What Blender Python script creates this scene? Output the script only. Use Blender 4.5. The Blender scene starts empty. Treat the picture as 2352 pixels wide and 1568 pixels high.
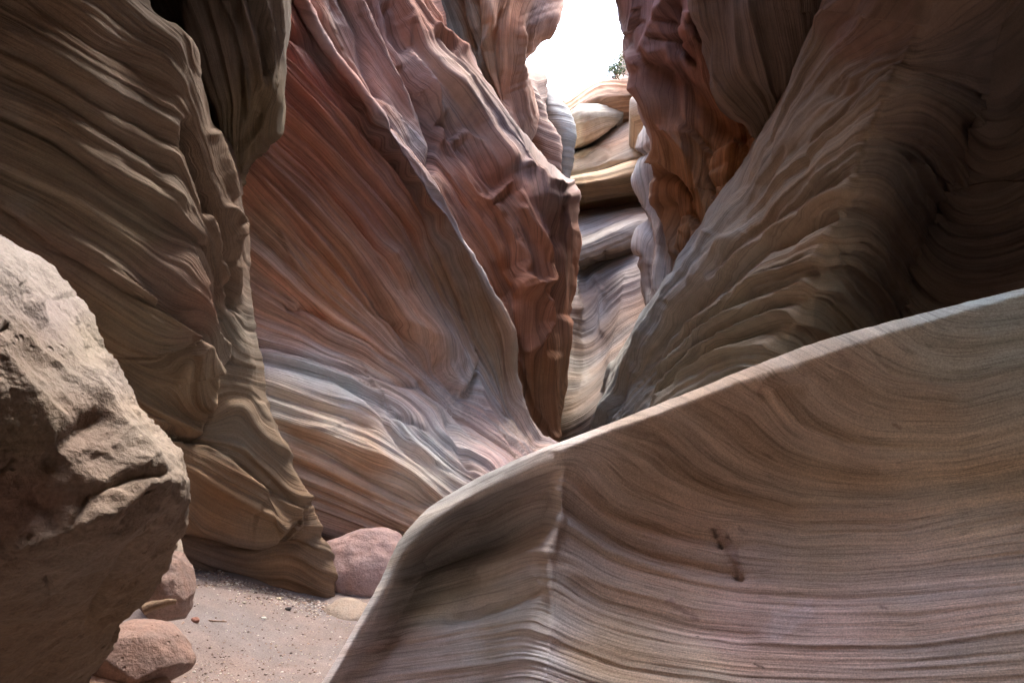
import bpy, math
import numpy as np
from math import radians, sin, cos

# ------------------------------------------------------------------ basics
FD = 2352 * 26 / 36.0          # focal length in sketch units
PITCH = radians(5.0)
CAM_H = 1.3
scene = bpy.context.scene
COL = scene.collection

def to_world(a):
    """(..,3) array of sketch x, sketch y, distance -> world metres"""
    a = np.asarray(a, float)
    x = (a[..., 0] - 1176) / FD * a[..., 2]
    yc = (784 - a[..., 1]) / FD * a[..., 2]
    d = a[..., 2]
    return np.stack([x, d * cos(PITCH) - yc * sin(PITCH), CAM_H + d * sin(PITCH) + yc * cos(PITCH)], -1)

# ------------------------------------------------------------------ noise
def _hash(ix, iy, seed):
    n = (ix.astype(np.int64) * 374761393 + iy.astype(np.int64) * 668265263 + seed * 974634777) & 0xFFFFFFFF
    n = ((n ^ (n >> 13)) * 1274126177) & 0xFFFFFFFF
    n = (n ^ (n >> 16)) & 0xFFFFFFFF
    return n.astype(np.float64) / 4294967295.0

def noise(x, y, seed=0):
    """smooth gradient noise, about -1..1"""
    x, y = np.broadcast_arrays(x, y)
    ix = np.floor(x); iy = np.floor(y)
    fx = x - ix; fy = y - iy
    ux = fx * fx * fx * (fx * (fx * 6 - 15) + 10); uy = fy * fy * fy * (fy * (fy * 6 - 15) + 10)
    def g(ox, oy):
        a = _hash(ix + ox, iy + oy, seed) * 6.2831853
        return np.cos(a) * (fx - ox) + np.sin(a) * (fy - oy)
    a = g(0, 0) * (1 - ux) + g(1, 0) * ux
    b = g(0, 1) * (1 - ux) + g(1, 1) * ux
    return (a * (1 - uy) + b * uy) * 1.5

def fbm(x, y, seed=0, octv=4):
    r = 0; a = 1
    for k in range(octv):
        r = r + a * noise(x * 2 ** k + 13.7 * k, y * 2 ** k - 7.1 * k, seed + k)
        a *= 0.5
    return r

def noise3(p, f, seed=0):
    """cheap 3-D-ish noise from three planes"""
    return (noise(p[..., 0] * f + 0.37 * p[..., 2] * f, p[..., 1] * f, seed) +
            noise(p[..., 1] * f - 0.41 * p[..., 0] * f, p[..., 2] * f, seed + 5) +
            noise(p[..., 2] * f + 0.29 * p[..., 1] * f, p[..., 0] * f, seed + 9)) / 2.0

# ------------------------------------------------------------------ thin plate spline for the bedding field
def tps_fit(pts, val, lam=2e-3):
    p = np.asarray(pts, float) / 1000.0; v = np.asarray(val, float)
    n = len(p)
    r2 = ((p[:, None] - p[None]) ** 2).sum(-1)
    K = np.where(r2 > 0, r2 * np.log(np.maximum(r2, 1e-12)), 0) + lam * np.eye(n)
    A = np.zeros((n + 3, n + 3)); A[:n, :n] = K
    A[:n, n] = 1; A[:n, n + 1:] = p; A[n, :n] = 1; A[n + 1:, :n] = p.T
    return p, np.linalg.solve(A, np.concatenate([v, [0, 0, 0]]))

def tps_eval(fit, x, y):
    p, w = fit
    X = np.stack([x.ravel(), y.ravel()], -1) / 1000.0
    out = np.empty(len(X))
    for s in range(0, len(X), 40000):
        q = X[s:s + 40000]
        r2 = ((q[:, None] - p[None]) ** 2).sum(-1)
        K = r2 * np.log(np.maximum(r2, 1e-12))
        out[s:s + 40000] = K @ w[:len(p)] + w[len(p)] + q @ w[len(p) + 1:]
    return out.reshape(x.shape)

def densify(poly, step=60):
    out = []
    for (x0, y0), (x1, y1) in zip(poly[:-1], poly[1:]):
        n = max(1, int(math.hypot(x1 - x0, y1 - y0) / step))
        for k in range(n): out.append((x0 + (x1 - x0) * k / n, y0 + (y1 - y0) * k / n))
    out.append(poly[-1]); return out

def seg_dist(x, y, poly):
    """distance to a polyline, signed side, and 0..1 position along it"""
    best = np.full(x.shape, 1e9); side = np.zeros(x.shape); par = np.zeros(x.shape)
    L = [math.hypot(b[0] - a[0], b[1] - a[1]) for a, b in zip(poly[:-1], poly[1:])]
    tot = sum(L); acc = 0
    for (a, b), l in zip(zip(poly[:-1], poly[1:]), L):
        dx, dy = b[0] - a[0], b[1] - a[1]
        t = np.clip(((x - a[0]) * dx + (y - a[1]) * dy) / (l * l + 1e-9), 0, 1)
        ex, ey = x - a[0] - t * dx, y - a[1] - t * dy
        d = np.hypot(ex, ey)
        s = np.sign(dx * ey - dy * ex)
        m = d < best
        best = np.where(m, d, best); side = np.where(m, s, side); par = np.where(m, (acc + t * l) / tot, par)
        acc += l
    return best, side, par

# ------------------------------------------------------------------ control grid -> dense grid
def cr_weights(n, cells, crisp=0.0, fsc=1.0, rough=1.0):
    """Catmull-Rom rows: sample matrix (N, n) for n control points, cells[i] samples in cell i"""
    ts = []
    for i, c in enumerate(cells):
        ts += [i + k / c for k in range(c)]
    ts.append(n - 1.0)
    W = np.zeros((len(ts), n))
    for r, t in enumerate(ts):
        i = min(int(t), n - 2); f = t - i
        w = [-.5 * f + f * f - .5 * f ** 3, 1 - 2.5 * f * f + 1.5 * f ** 3, .5 * f + 2 * f * f - 1.5 * f ** 3, -.5 * f * f + .5 * f ** 3]
        w = [q * (1 - crisp) + l * crisp for q, l in zip(w, (0, 1 - f, f, 0))]
        for k in range(4):
            j = i - 1 + k
            if j < 0:
                W[r, 0] += 2 * w[k]; W[r, 1] -= w[k]
            elif j > n - 1:
                W[r, n - 1] += 2 * w[k]; W[r, n - 2] -= w[k]
            else: W[r, j] += w[k]
    return W

def parse(g):
    if isinstance(g, str):
        def tok(p):
            if p[0] == 'w':        # given in world metres
                X, Y, Z = [float(v) for v in p[1:].split(',')]
                d = Y * cos(PITCH) + (Z - CAM_H) * sin(PITCH); yc = (Z - CAM_H) * cos(PITCH) - Y * sin(PITCH)
                return [1176 + X / d * FD, 784 - yc / d * FD, d]
            return [float(v) for v in p.split(',')]
        return np.array([[tok(p) for p in row.split()] for row in g.strip().splitlines()])
    return np.array(g, float)

QUAL = 1.0
SPECS = {}

def build_mesh(name, verts, faces_grid=None, faces=None, cols=None, uv=None, mat=None, parent=None, smooth=True):
    me = bpy.data.meshes.new(name)
    verts = np.asarray(verts, np.float32)
    me.vertices.add(len(verts)); me.vertices.foreach_set('co', verts.ravel())
    F = np.asarray(faces, np.int32)
    me.loops.add(F.size); me.loops.foreach_set('vertex_index', F.ravel())
    me.polygons.add(len(F))
    me.polygons.foreach_set('loop_start', np.arange(0, F.size, F.shape[1], dtype=np.int32))
    me.polygons.foreach_set('loop_total', np.full(len(F), F.shape[1], np.int32))
    me.update(calc_edges=True)
    me.polygons.foreach_set('use_smooth', np.full(len(F), smooth))
    if cols is not None:
        at = me.attributes.new('Col', 'FLOAT_COLOR', 'POINT')
        c4 = np.ones((len(verts), 4), np.float32); c4[:, :3] = cols
        at.data.foreach_set('color', c4.ravel())
    if uv is not None:
        l = me.uv_layers.new(name='bed')
        l.data.foreach_set('uv', np.asarray(uv, np.float32)[F.ravel()].ravel())
    me.validate(); me.update()
    if mat: me.materials.append(mat)
    o = bpy.data.objects.new(name, me); COL.objects.link(o)
    if parent: o.parent = parent
    return o

def tag(o, label=None, cat=None, group=None, kind=None):
    if label: o['label'] = label
    if cat: o['category'] = cat
    if group: o['group'] = group
    if kind: o['kind'] = kind
    return o

def mass(name, grid, strata=None, tdir=(1, 0), relief=0.22, waves=(170, 70, 28, 12), gains=(1, .9, .8, .6), lump=0.03,
         feats=(), colours=(), bands=0.16, back=(0, 1.5, 0), spacing=4.5, seed=1, mat=None, parent=None, world=False,
         aniso=9.0, stain=(), sharp=0.5, grey=0.0, warp=.5, scoop=0.0, scoopf=1.0, calm=(), lumpf=2.2, terr=((74, .20), (31, .20), (13, .16)), tsign=1, csc=1.0, crisp=0.0, fsc=1.0, rough=1.0):
    """One body of rock. The control grid gives its surface, strata gives the bedding field that carves and colours it."""
    G = parse(grid)
    if world:
        Gp = G.copy(); Gp[..., 0] = G[..., 0] * 300; Gp[..., 1] = -G[..., 2] * 300 ; Gp[..., 2] = 3
        Gw = G
    else:
        Gp = G; Gw = to_world(G)
    m, n = G.shape[:2]
    def cells(axis):
        d = np.abs(np.diff(Gp[..., :2], axis=axis)); L = np.hypot(d[..., 0], d[..., 1])
        mid = (np.take(Gp, range(1, Gp.shape[axis]), axis) + np.take(Gp, range(Gp.shape[axis] - 1), axis)) / 2
        inside = (mid[..., 0] > -250) & (mid[..., 0] < 2600) & (mid[..., 1] > -180) & (mid[..., 1] < 1700)
        L = np.where(inside, L, L * 0.22)
        Lc = L.max(axis=1 - axis)
        return [max(3, int(v / spacing * QUAL)) for v in Lc]
    Wr = cr_weights(m, cells(0), crisp); Wc = cr_weights(n, cells(1), crisp)
    pos = np.einsum('ai,ijk,bj->abk', Wr, Gw, Wc)
    pix = np.einsum('ai,ijk,bj->abk', Wr, Gp, Wc)
    X, Y, D = pix[..., 0], pix[..., 1], np.maximum(pix[..., 2], 0.5)
    # normals facing the camera side
    du = np.gradient(pos, axis=1); dv = np.gradient(pos, axis=0)
    N = np.cross(du, dv); N /= np.linalg.norm(N, axis=-1, keepdims=True) + 1e-9
    if (N * (pos - np.array([0, 0, CAM_H]))).sum(-1).mean() > 0: N = -N
    if world:
        c = np.array([0, -0.5, 2.5]); 
        if (N * (pos - c)).sum(-1).mean() > 0: N = -N
    # bedding field
    if strata is None: strata = [(0, [(0, 0), (2400, 0)]), (1000, [(0, 1000), (2400, 1000)])]
    pts, val = [], []
    for v, poly in strata:
        for q in densify(poly): pts.append(q); val.append(v)
    fit = tps_fit(pts, val)
    Xc, Yc = np.clip(X, -400, 2750), np.clip(Y, -400, 1800)
    st = 10.0
    tx = np.arange(Xc.min() - 2 * st, Xc.max() + 3 * st, st); ty = np.arange(Yc.min() - 2 * st, Yc.max() + 3 * st, st)
    TX, TY = np.meshgrid(tx, ty); tab = tps_eval(fit, TX, TY)
    tgy, tgx = np.gradient(tab, st)
    def look(t):
        u = (Xc - tx[0]) / st; v = (Yc - ty[0]) / st; i = u.astype(int); j = v.astype(int); fu = u - i; fv = v - j
        return (t[j, i] * (1 - fu) + t[j, i + 1] * fu) * (1 - fv) + (t[j + 1, i] * (1 - fu) + t[j + 1, i + 1] * fu) * fv
    S = look(tab) + (Y - Yc) * 0.7 + (X - Xc) * 0.2
    gx, gy = look(tgx), look(tgy)
    grad = np.clip(np.hypot(gx, gy), 0.35, 4)
    tl = math.hypot(*tdir); T = (X * tdir[0] + Y * tdir[1]) / tl
    Sw = S + warp * (12 * noise(T / 700, S / 260, seed + 40) + 3.0 * noise(T / 300, S / 60, seed + 41))
    h = np.zeros_like(X)
    for k, (w, gn) in enumerate(zip(waves, gains)):
        an = aniso * (1 + .8 * k)
        a = noise(Sw / w + 3.3 * k, T / (w * an), seed + 11 * k)
        b = noise(Sw / w * 1.7 - 5.1 * k, T / (w * an * 0.7), seed + 11 * k + 3)
        rid = 1 - 2 * np.abs(b)                                  # crisp crests
        mod = 0.8 + 0.5 * noise(T / 600, S / 160, seed + 70 + k)  # bands fade in and out
        h += gn * w * mod * ((1 - sharp) * a + sharp * 0.5 * rid)
    edge = 1.0
    h = h * relief
    for k, (w, gn) in enumerate(terr):
        ph = Sw / w + .9 * noise(Sw / (w * 2.3), T / (w * 40 + 400), seed + 140 + k) + 5.3 * k
        fr = (ph if tsign > 0 else -ph) % 1.0
        cell = np.floor(ph if tsign > 0 else -ph)
        stren = .35 + 1.1 * _hash(cell, cell * 0, seed + 150 + k)
        stren = stren * np.clip(.85 + .9 * noise(T / (w * 12 + 260), cell * 7.7 + .5, seed + 160 + k), .1, 1.6)
        prof = np.where(fr < .80, (fr / .80) ** 1.4, .5 + .5 * np.cos((fr - .80) / .20 * np.pi))
        h += gn * w * stren * prof
    h = h / grad * (D / FD)
    for poly, w, k in calm:
        d, _, _ = seg_dist(X, Y, poly); h *= k + (1 - k) * np.clip(d / w, 0, 1) ** 1.5
    h += lump * (D / 4.0) * (noise3(pos, lumpf * 4 / np.median(D), seed + 90) + .4 * noise3(pos, lumpf * 10 / np.median(D), seed + 91))
    md = np.median(D)
    rg = noise3(pos, 55 / md, seed + 97); rg2 = noise3(pos, 150 / md, seed + 98)
    h += rough * .0011 * D * (rg + .45 * rg2) * np.clip(.6 + 1.2 * noise3(pos, 9 / md, seed + 99), 0, 1.6)
    if scoop:      # water-worn scoops with sharp crests between them
        f0 = scoopf * lumpf * 3 / np.median(D)
        w1 = noise3(pos, f0 * .5, seed + 94)
        pp = pos + .25 * w1[..., None] / f0
        h += scoop * (D / 4.0) * ((.6 - 1.6 * np.abs(noise3(pp * np.array([1, 1, .6]), f0, seed + 95))) + .4 * (.6 - 1.6 * np.abs(noise3(pp * np.array([1, 1, .7]), f0 * 2.6, seed + 96))))
    for f in feats:
        kind, poly, w, amp = f[:4]
        d, sd, par = seg_dist(X, Y, poly)
        d = d + 0.12 * w * noise(X / (w + 8), Y / (w + 8), seed + 33)
        d = np.maximum(d, 0)
        ends = np.clip(np.minimum(par, 1 - par) * 8 + 0.25, 0, 1) if kind[-1] != '!' else 1
        kd = kind.rstrip('!')
        sc = D / FD * fsc
        if kd == 'groove': h -= ends * amp * sc * np.exp(-(d / w) ** 2)
        elif kd == 'crack':
            h -= ends * amp * sc * np.exp(-np.abs(d / w) ** 1.3)
        elif kd == 'ridge': h += ends * amp * sc * np.exp(-(d / w) ** 1.4)
        elif kd == 'bump': h += ends * amp * sc * np.exp(-(d / w) ** 2)
        elif kd == 'step':       # raised on the right-hand side (walking along poly, y down), falling away over w
            s = d * sd
            up = 1 / (1 + np.exp(-s / 2.6))
            h += ends * amp * sc * up * np.exp(-np.maximum(s, 0) / w) - ends * amp * 0.25 * sc * np.exp(-(s + 5) ** 2 / 40)
    pos2 = pos + N * h[..., None]
    # rock colours, some points with light or shade put in
    if not colours: colours = [(0, 0, (.42, .31, .22))]
    num = np.zeros(X.shape + (3,)); den = np.zeros(X.shape)
    Xw = X + 28 * noise(S / 45, T / 260, seed + 51) ; Yw = Y + 28 * noise(S / 40, T / 300, seed + 52)
    for cx, cy, c in colours:
        w = 1 / (((Xw - cx) ** 2 + (Yw - cy) ** 2) / 3600 + .4) ** 1.6
        num += w[..., None] * np.array(c); den += w
    C = num / den[..., None]
    b1 = noise(Sw / 75, T / 1500, seed + 21); b2 = noise(Sw / 24, T / 700, seed + 22); b3 = noise(Sw / 9, T / 700, seed + 23)
    b4 = noise(Sw / 40 + 9, T / 500, seed + 24)
    val = 1 + bands * (0.9 * b1 + 0.9 * b2 + 0.8 * b3)
    C = C * val[..., None]
    C = C * (1 + bands * .5 * b4[..., None] * np.array([1.0, .0, -.9]))
    bl = noise3(pos, 1.1, seed + 60)[..., None]
    C = C * (1 + .07 * bl * np.array([1.0, 0.1, -.8])) * (1 + .06 * noise3(pos, 3.1, seed + 61)[..., None])
    for st in stain:
        poly, w, c, amt = st
        d, sd, par = seg_dist(X, Y, poly)
        d = d + w * .9 * fbm(X / (w * 1.2 + 4), Y / (w * 1.2 + 4), seed + 77, 4)
        k = amt * np.clip(1.3 - d / w, 0, 1)
        C = C * (1 - k[..., None]) + np.array(c) * k[..., None]
    C = C * np.array(csc) * .78; C[..., 2] -= .7 * np.maximum(0, C[..., 2] - C[..., 1]); C = np.clip(C, .02, .85)
    # close the body with a coarse back
    M, K = X.shape
    idx = np.arange(M * K).reshape(M, K)
    f = np.stack([idx[:-1, :-1], idx[:-1, 1:], idx[1:, 1:], idx[1:, :-1]], -1).reshape(-1, 4)
    per = np.concatenate([idx[0, :], idx[1:, -1], idx[-1, -2::-1], idx[-2:0:-1, 0]])
    bv = np.array(back, float)
    P0 = pos2.reshape(-1, 3)
    cen = P0[per].mean(0)
    ring = P0[per] + bv + (cen - P0[per]) * 0.12
    nv = len(P0); ri = nv + np.arange(len(per))
    allv = np.concatenate([P0, ring, (cen + bv)[None]])
    a = per; b = np.roll(per, -1); ra = ri; rb = np.roll(ri, -1)
    f2 = np.stack([b, a, ra, rb], -1)
    ci = nv + len(per)
    # fan as quads (two ring edges per quad)
    L = len(per); q = []
    for i in range(0, L - 1, 2): q.append((ri[i + 1], ri[i], ci, ri[(i + 2) % L]))
    if L % 2: q.append((ri[0], ri[L - 1], ci, ci)) if False else None
    q = [x for x in q if x is not None]
    faces = np.concatenate([f, f2, np.array(q, np.int32)])
    Cc = np.concatenate([C.reshape(-1, 3), C.reshape(-1, 3)[per], C.mean((0, 1))[None]])
    UV = np.stack([S / 100, T / 100], -1).reshape(-1, 2)
    UV = np.concatenate([UV, UV[per], UV.mean(0)[None]])
    return build_mesh(name, allv, faces=faces, cols=Cc, uv=UV, mat=mat, parent=parent)

# ------------------------------------------------------------------ materials
def rock_material(name, fine=1.0, grain=1.0, bump=1.0, rough=0.9, gscale=160, pits=0.0, dist=.012, tlen=1.0):
    m = bpy.data.materials.new(name); m.use_nodes = True
    nt = m.node_tree; N = nt.nodes; L = nt.links; N.clear()
    out = N.new('ShaderNodeOutputMaterial'); bs = N.new('ShaderNodeBsdfPrincipled')
    bs.inputs['Roughness'].default_value = rough
    bs.inputs['Specular IOR Level'].default_value = 0.25
    L.new(bs.outputs[0], out.inputs[0])
    at = N.new('ShaderNodeAttribute'); at.attribute_name = 'Col'
    uv = N.new('ShaderNodeUVMap'); uv.uv_map = 'bed'
    tc = N.new('ShaderNodeTexCoord')
    def mapped(sx, sy):
        mp = N.new('ShaderNodeMapping'); mp.inputs['Scale'].default_value = (sx, sy * tlen, 1)
        L.new(uv.outputs[0], mp.inputs[0]); return mp.outputs[0]
    def ntex(vec, scale, det=3, rg=.6, dim='3D'):
        t = N.new('ShaderNodeTexNoise'); t.inputs['Scale'].default_value = scale
        t.inputs['Detail'].default_value = det; t.inputs['Roughness'].default_value = rg
        L.new(vec, t.inputs['Vector']); return t.outputs['Fac']
    def math_(op, a, b):
        q = N.new('ShaderNodeMath'); q.operation = op
        for i, v in enumerate((a, b)):
            if isinstance(v, (int, float)): q.inputs[i].default_value = v
            else: L.new(v, q.inputs[i])
        return q.outputs[0]
    def ramp(v, a, b, lo, hi):
        r = N.new('ShaderNodeMapRange'); L.new(v, r.inputs[0])
        for i, q in enumerate((a, b, lo, hi)): r.inputs[i + 1].default_value = q
        return r.outputs[0]
    lam1 = ntex(mapped(14, .9), 1.0, 4, .65)      # laminae
    lam2 = ntex(mapped(34, 2.6), 1.0, 3, .6)
    lam3 = ntex(mapped(5, .35), 1.0, 2, .5)
    spk = ntex(tc.outputs['Object'], gscale, 2, .7)
    blot = ntex(tc.outputs['Object'], 7, 4, .6)
    v1 = ramp(lam1, .3, .7, 1 - .17 * fine, 1 + .15 * fine)
    v2 = ramp(lam2, .3, .7, 1 - .13 * fine, 1 + .12 * fine)
    v3 = ramp(lam3, .3, .7, 1 - .10 * fine, 1 + .10 * fine)
    v4 = ramp(spk, .3, .7, 1 - .26 * grain, 1 + .22 * grain)
    v5 = ramp(blot, .3, .7, .9, 1.09)
    line = ntex(mapped(9, .55), 1.0, 2, .5)
    ln = ramp(math_('ABSOLUTE', math_('SUBTRACT', line, .5), 0), 0, .03, 1 - .45 * fine, 1)
    v = math_('MULTIPLY', math_('MULTIPLY', math_('MULTIPLY', v1, v2), math_('MULTIPLY', v3, v4)), math_('MULTIPLY', v5, ln))
    mx = N.new('ShaderNodeVectorMath'); mx.operation = 'SCALE'
    L.new(at.outputs['Color'], mx.inputs[0]); L.new(v, mx.inputs['Scale'])
    L.new(mx.outputs[0], bs.inputs['Base Color'])
    hh = math_('ADD', math_('ADD', math_('MULTIPLY', lam1, .9 * fine), math_('MULTIPLY', lam2, .35 * fine)),
               math_('ADD', math_('MULTIPLY', spk, .22 * grain), math_('MULTIPLY', ln, .35 * fine)))
    if pits > 0:
        vo = N.new('ShaderNodeTexVoronoi'); vo.inputs['Scale'].default_value = 30
        L.new(tc.outputs['Object'], vo.inputs['Vector'])
        msk = ntex(tc.outputs['Object'], 9, 2, .5)
        hole = ramp(math_('ADD', vo.outputs['Distance'], ramp(msk, .42, .62, .5, 0)), .06, .2, 0, 1)
        hh = math_('ADD', hh, math_('MULTIPLY', hole, 2.2 * pits))
        big = ntex(tc.outputs['Object'], 22, 5, .65)
        hh = math_('ADD', hh, math_('MULTIPLY', big, 2.2 * pits))
    bp = N.new('ShaderNodeBump'); bp.inputs['Strength'].default_value = .6 * bump; bp.inputs['Distance'].default_value = dist
    L.new(hh, bp.inputs['Height']); L.new(bp.outputs[0], bs.inputs['Normal'])
    return m

M_near = rock_material('sandstone_near', fine=.7, grain=1.0, bump=.7, gscale=260, dist=.006, tlen=.4)
M_mid = rock_material('sandstone_banded', fine=.6, grain=.5, bump=1.2, gscale=110, dist=.022, tlen=.25)
M_far = rock_material('sandstone_far', fine=.8, grain=.25, bump=1.3, gscale=60, dist=.035, tlen=.22)
M_boul = rock_material('boulder_stone', fine=.15, grain=.7, bump=1.0, gscale=120, pits=1.0)
M_sand = rock_material('sand', fine=.1, grain=1.1, bump=.8, gscale=140, pits=.12)

TAN = (.40, .30, .205); PALE = (.52, .44, .34); PINK = (.46, .30, .24); RED = (.38, .155, .105); DRED = (.27, .11, .085)
ORG = (.44, .21, .10); GREY = (.34, .33, .33); BLUE = (.38, .41, .46); BROWN = (.30, .19, .12); CREAM = (.60, .52, .40)
SUN_E, SUN_ANG, EXPO, SUN_EL, SUN_AZ = .5, 30, 4.1, 64, 25
# ================================================================== camera, light
cam = bpy.data.cameras.new('camera'); co = bpy.data.objects.new('camera', cam); COL.objects.link(co)
cam.lens = 26; cam.sensor_width = 36; cam.clip_end = 2000; cam.clip_start = .05
co.location = (0, 0, CAM_H); co.rotation_euler = (radians(90) + PITCH, 0, 0)
scene.camera = co
w = bpy.data.worlds.new('World'); scene.world = w; w.use_nodes = True
sk = w.node_tree.nodes.new('ShaderNodeTexSky'); sk.sky_type = 'NISHITA'; sk.sun_disc = False
sk.sun_elevation = radians(SUN_EL); sk.sun_rotation = radians(SUN_AZ); sk.dust_density = 3.0; sk.air_density = 1.0
bg = w.node_tree.nodes['Background']; bg.inputs[1].default_value = .15
w.node_tree.links.new(sk.outputs[0], bg.inputs[0])
sl = bpy.data.lights.new('sun', 'SUN'); sl.energy = SUN_E; sl.angle = radians(SUN_ANG); sl.color = (1, .95, .87)
so = bpy.data.objects.new('sun', sl); COL.objects.link(so)
az, el = radians(SUN_AZ), radians(SUN_EL)
from mathutils import Vector
so.rotation_euler = Vector((sin(az) * cos(el), cos(az) * cos(el), sin(el))).to_track_quat('Z', 'Y').to_euler()
scene.view_settings.view_transform = 'Standard'; scene.view_settings.look = 'None'; scene.view_settings.gamma = 1
scene.view_settings.exposure = EXPO
scene.cycles.max_bounces = 12; scene.cycles.diffuse_bounces = 8; scene.cycles.use_denoising = True

# ================================================================== front fin
def front_fin():
    # x, y, d of crest silhouette | crest front edge offset (dx,dy) | bottom x,y,d
    cols = [
        ((560, 1820, 2.390), (4, 6), (600, 1990, 2.436), 0.000),
        ((650, 1695, 2.420), (6, 6), (760, 1900, 2.386), 0.000),
        ((738, 1570, 2.440), (10, 8), (880, 1860, 2.336), 0.000),
        ((812, 1445, 2.490), (12, 6), (960, 1830, 2.286), 0.016),
        ((868, 1345, 2.520), (10, 6), (1010, 1800, 2.236), 0.048),
        ((915, 1245, 2.540), (9, 8), (1050, 1780, 2.196), 0.080),
        ((985, 1168, 2.520), (7, 9), (1100, 1780, 2.136), 0.104),
        ((1080, 1108, 2.480), (5, 8), (1140, 1780, 2.076), 0.120),
        ((1190, 1056, 2.213), (3, 9), (1180, 1780, 1.828), 0.096),
        ((1255, 1028, 2.042), (2, 11), (1195, 1780, 1.668), 0.036),
        ((1280, 1019, 1.980), (2, 12), (1212, 1780, 1.610), 0.000),
        ((1305, 1010, 1.975), (2, 12), (1240, 1780, 1.595), 0.020),
        ((1390, 978, 1.960), (1, 13), (1360, 1780, 1.570), 0.070),
        ((1520, 925, 1.930), (0, 16), (1500, 1780, 1.530), 0.100),
        ((1680, 862, 1.860), (0, 20), (1680, 1780, 1.470), 0.120),
        ((1850, 795, 1.760), (0, 24), (1850, 1780, 1.410), 0.130),
        ((2020, 745, 1.650), (0, 22), (2020, 1780, 1.350), 0.130),
        ((2200, 700, 1.520), (0, 14), (2200, 1780, 1.290), 0.120),
        ((2360, 662, 1.400), (0, 10), (2360, 1780, 1.240), 0.120),
        ((2620, 590, 1.250), (0, 8), (2620, 1780, 1.100), 0.100),
        ((3000, 500, 1.050), (0, 8), (3000, 1780, 1.000), 0.100),
        ((4200, 330, .95), (0, 8), (4200, 1780, .88), .06),
        ((6200, 120, .90), (0, 8), (6200, 1780, .86), .03)]
    arris_x = {.05: 8, .12: 14, .2: 10, .33: 6, .5: 22, .68: 12, 1: 0}
    kl = {3: .04, 4: .12, 5: .2, 6: .28, 7: .36, 8: .38, 9: .27}
    rows = []
    rows.append([(c[0][0] + 30, c[0][1] + 330, c[0][2] + .34) for c in cols])
    rows.append([(c[0][0] + 8, c[0][1] + 60, c[0][2] + .20) for c in cols])
    rows.append([(c[0][0], c[0][1], c[0][2] + .085) for c in cols])
    rows.append([(c[0][0] + c[1][0], c[0][1] + c[1][1] * (1.3 if c[0][0] > 1270 else .7) + 3 * sin(c[0][0] * .13), c[0][2] - .01) for c in cols])
    for f in (.05, .12, .2, .33, .5, .68, 1):
        r = []
        for i, c in enumerate(cols):
            a, b, k = c[0], c[2], c[3]
            x = a[0] + c[1][0] + (b[0] - a[0]) * f; y = a[1] + c[1][1] + (b[1] - a[1]) * f
            if 8 <= i <= 11: x += arris_x[f] + 7 * sin(f * 31 + 1)
            if i <= 9:      # left face: a lip, an undercut band, then leaning out
                k = kl.get(i, 0)
                g = {.05: .0, .12: .0, .2: .05, .33: .2, .5: .42, .68: .66, 1: 1}[f]
                hol = {.05: -.16, .12: .85, .2: 1.0, .33: .28, .5: 0, .68: 0, 1: 0}[f]
            else:           # right face: steep hollow below the crest, then a scoop
                g = {.05: .02, .12: .05, .2: .10, .33: .24, .5: .45, .68: .68, 1: 1}[f]
                hol = {.05: .15, .12: .45, .2: .75, .33: 1.0, .5: .8, .68: .4, 1: 0}[f]
            r.append((x, y, a[2] + (b[2] - a[2]) * g + k * hol))
        rows.append(r)
    S = [
        (0, [(2073, 762), (2130, 800), (2230, 812), (2352, 790)]),
        (70, [(1973, 830), (2052, 875), (2210, 894), (2352, 862)]),
        (170, [(1762, 894), (1841, 989), (1990, 1047), (2210, 1041), (2352, 1005)]),
        (275, [(1507, 994), (1591, 1075), (1697, 1125), (1850, 1158), (2052, 1163), (2352, 1115)]),
        (360, [(1306, 1068), (1412, 1165), (1591, 1225), (1838, 1262), (2100, 1255), (2352, 1205)]),
        (430, [(1285, 1152), (1380, 1215), (1486, 1268), (1697, 1315), (1947, 1325), (2352, 1290)]),
        (550, [(1280, 1311), (1380, 1363), (1591, 1421), (1838, 1448), (2100, 1445), (2352, 1410)]),
        (670, [(1243, 1448), (1433, 1516), (1697, 1560), (2000, 1575), (2352, 1560)]),
        # left face
        (330, [(1030, 1160), (1140, 1105), (1255, 1055)]),
        (400, [(920, 1270), (1050, 1190), (1160, 1145), (1258, 1110)]),
        (480, [(907, 1332), (1020, 1300), (1145, 1260), (1260, 1205)]),
        (580, [(828, 1432), (1039, 1384), (1250, 1330)]),
        (670, [(810, 1500), (1000, 1470), (1235, 1430)]),
        (760, [(760, 1590), (1000, 1560), (1220, 1530)]),
    ]
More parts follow.
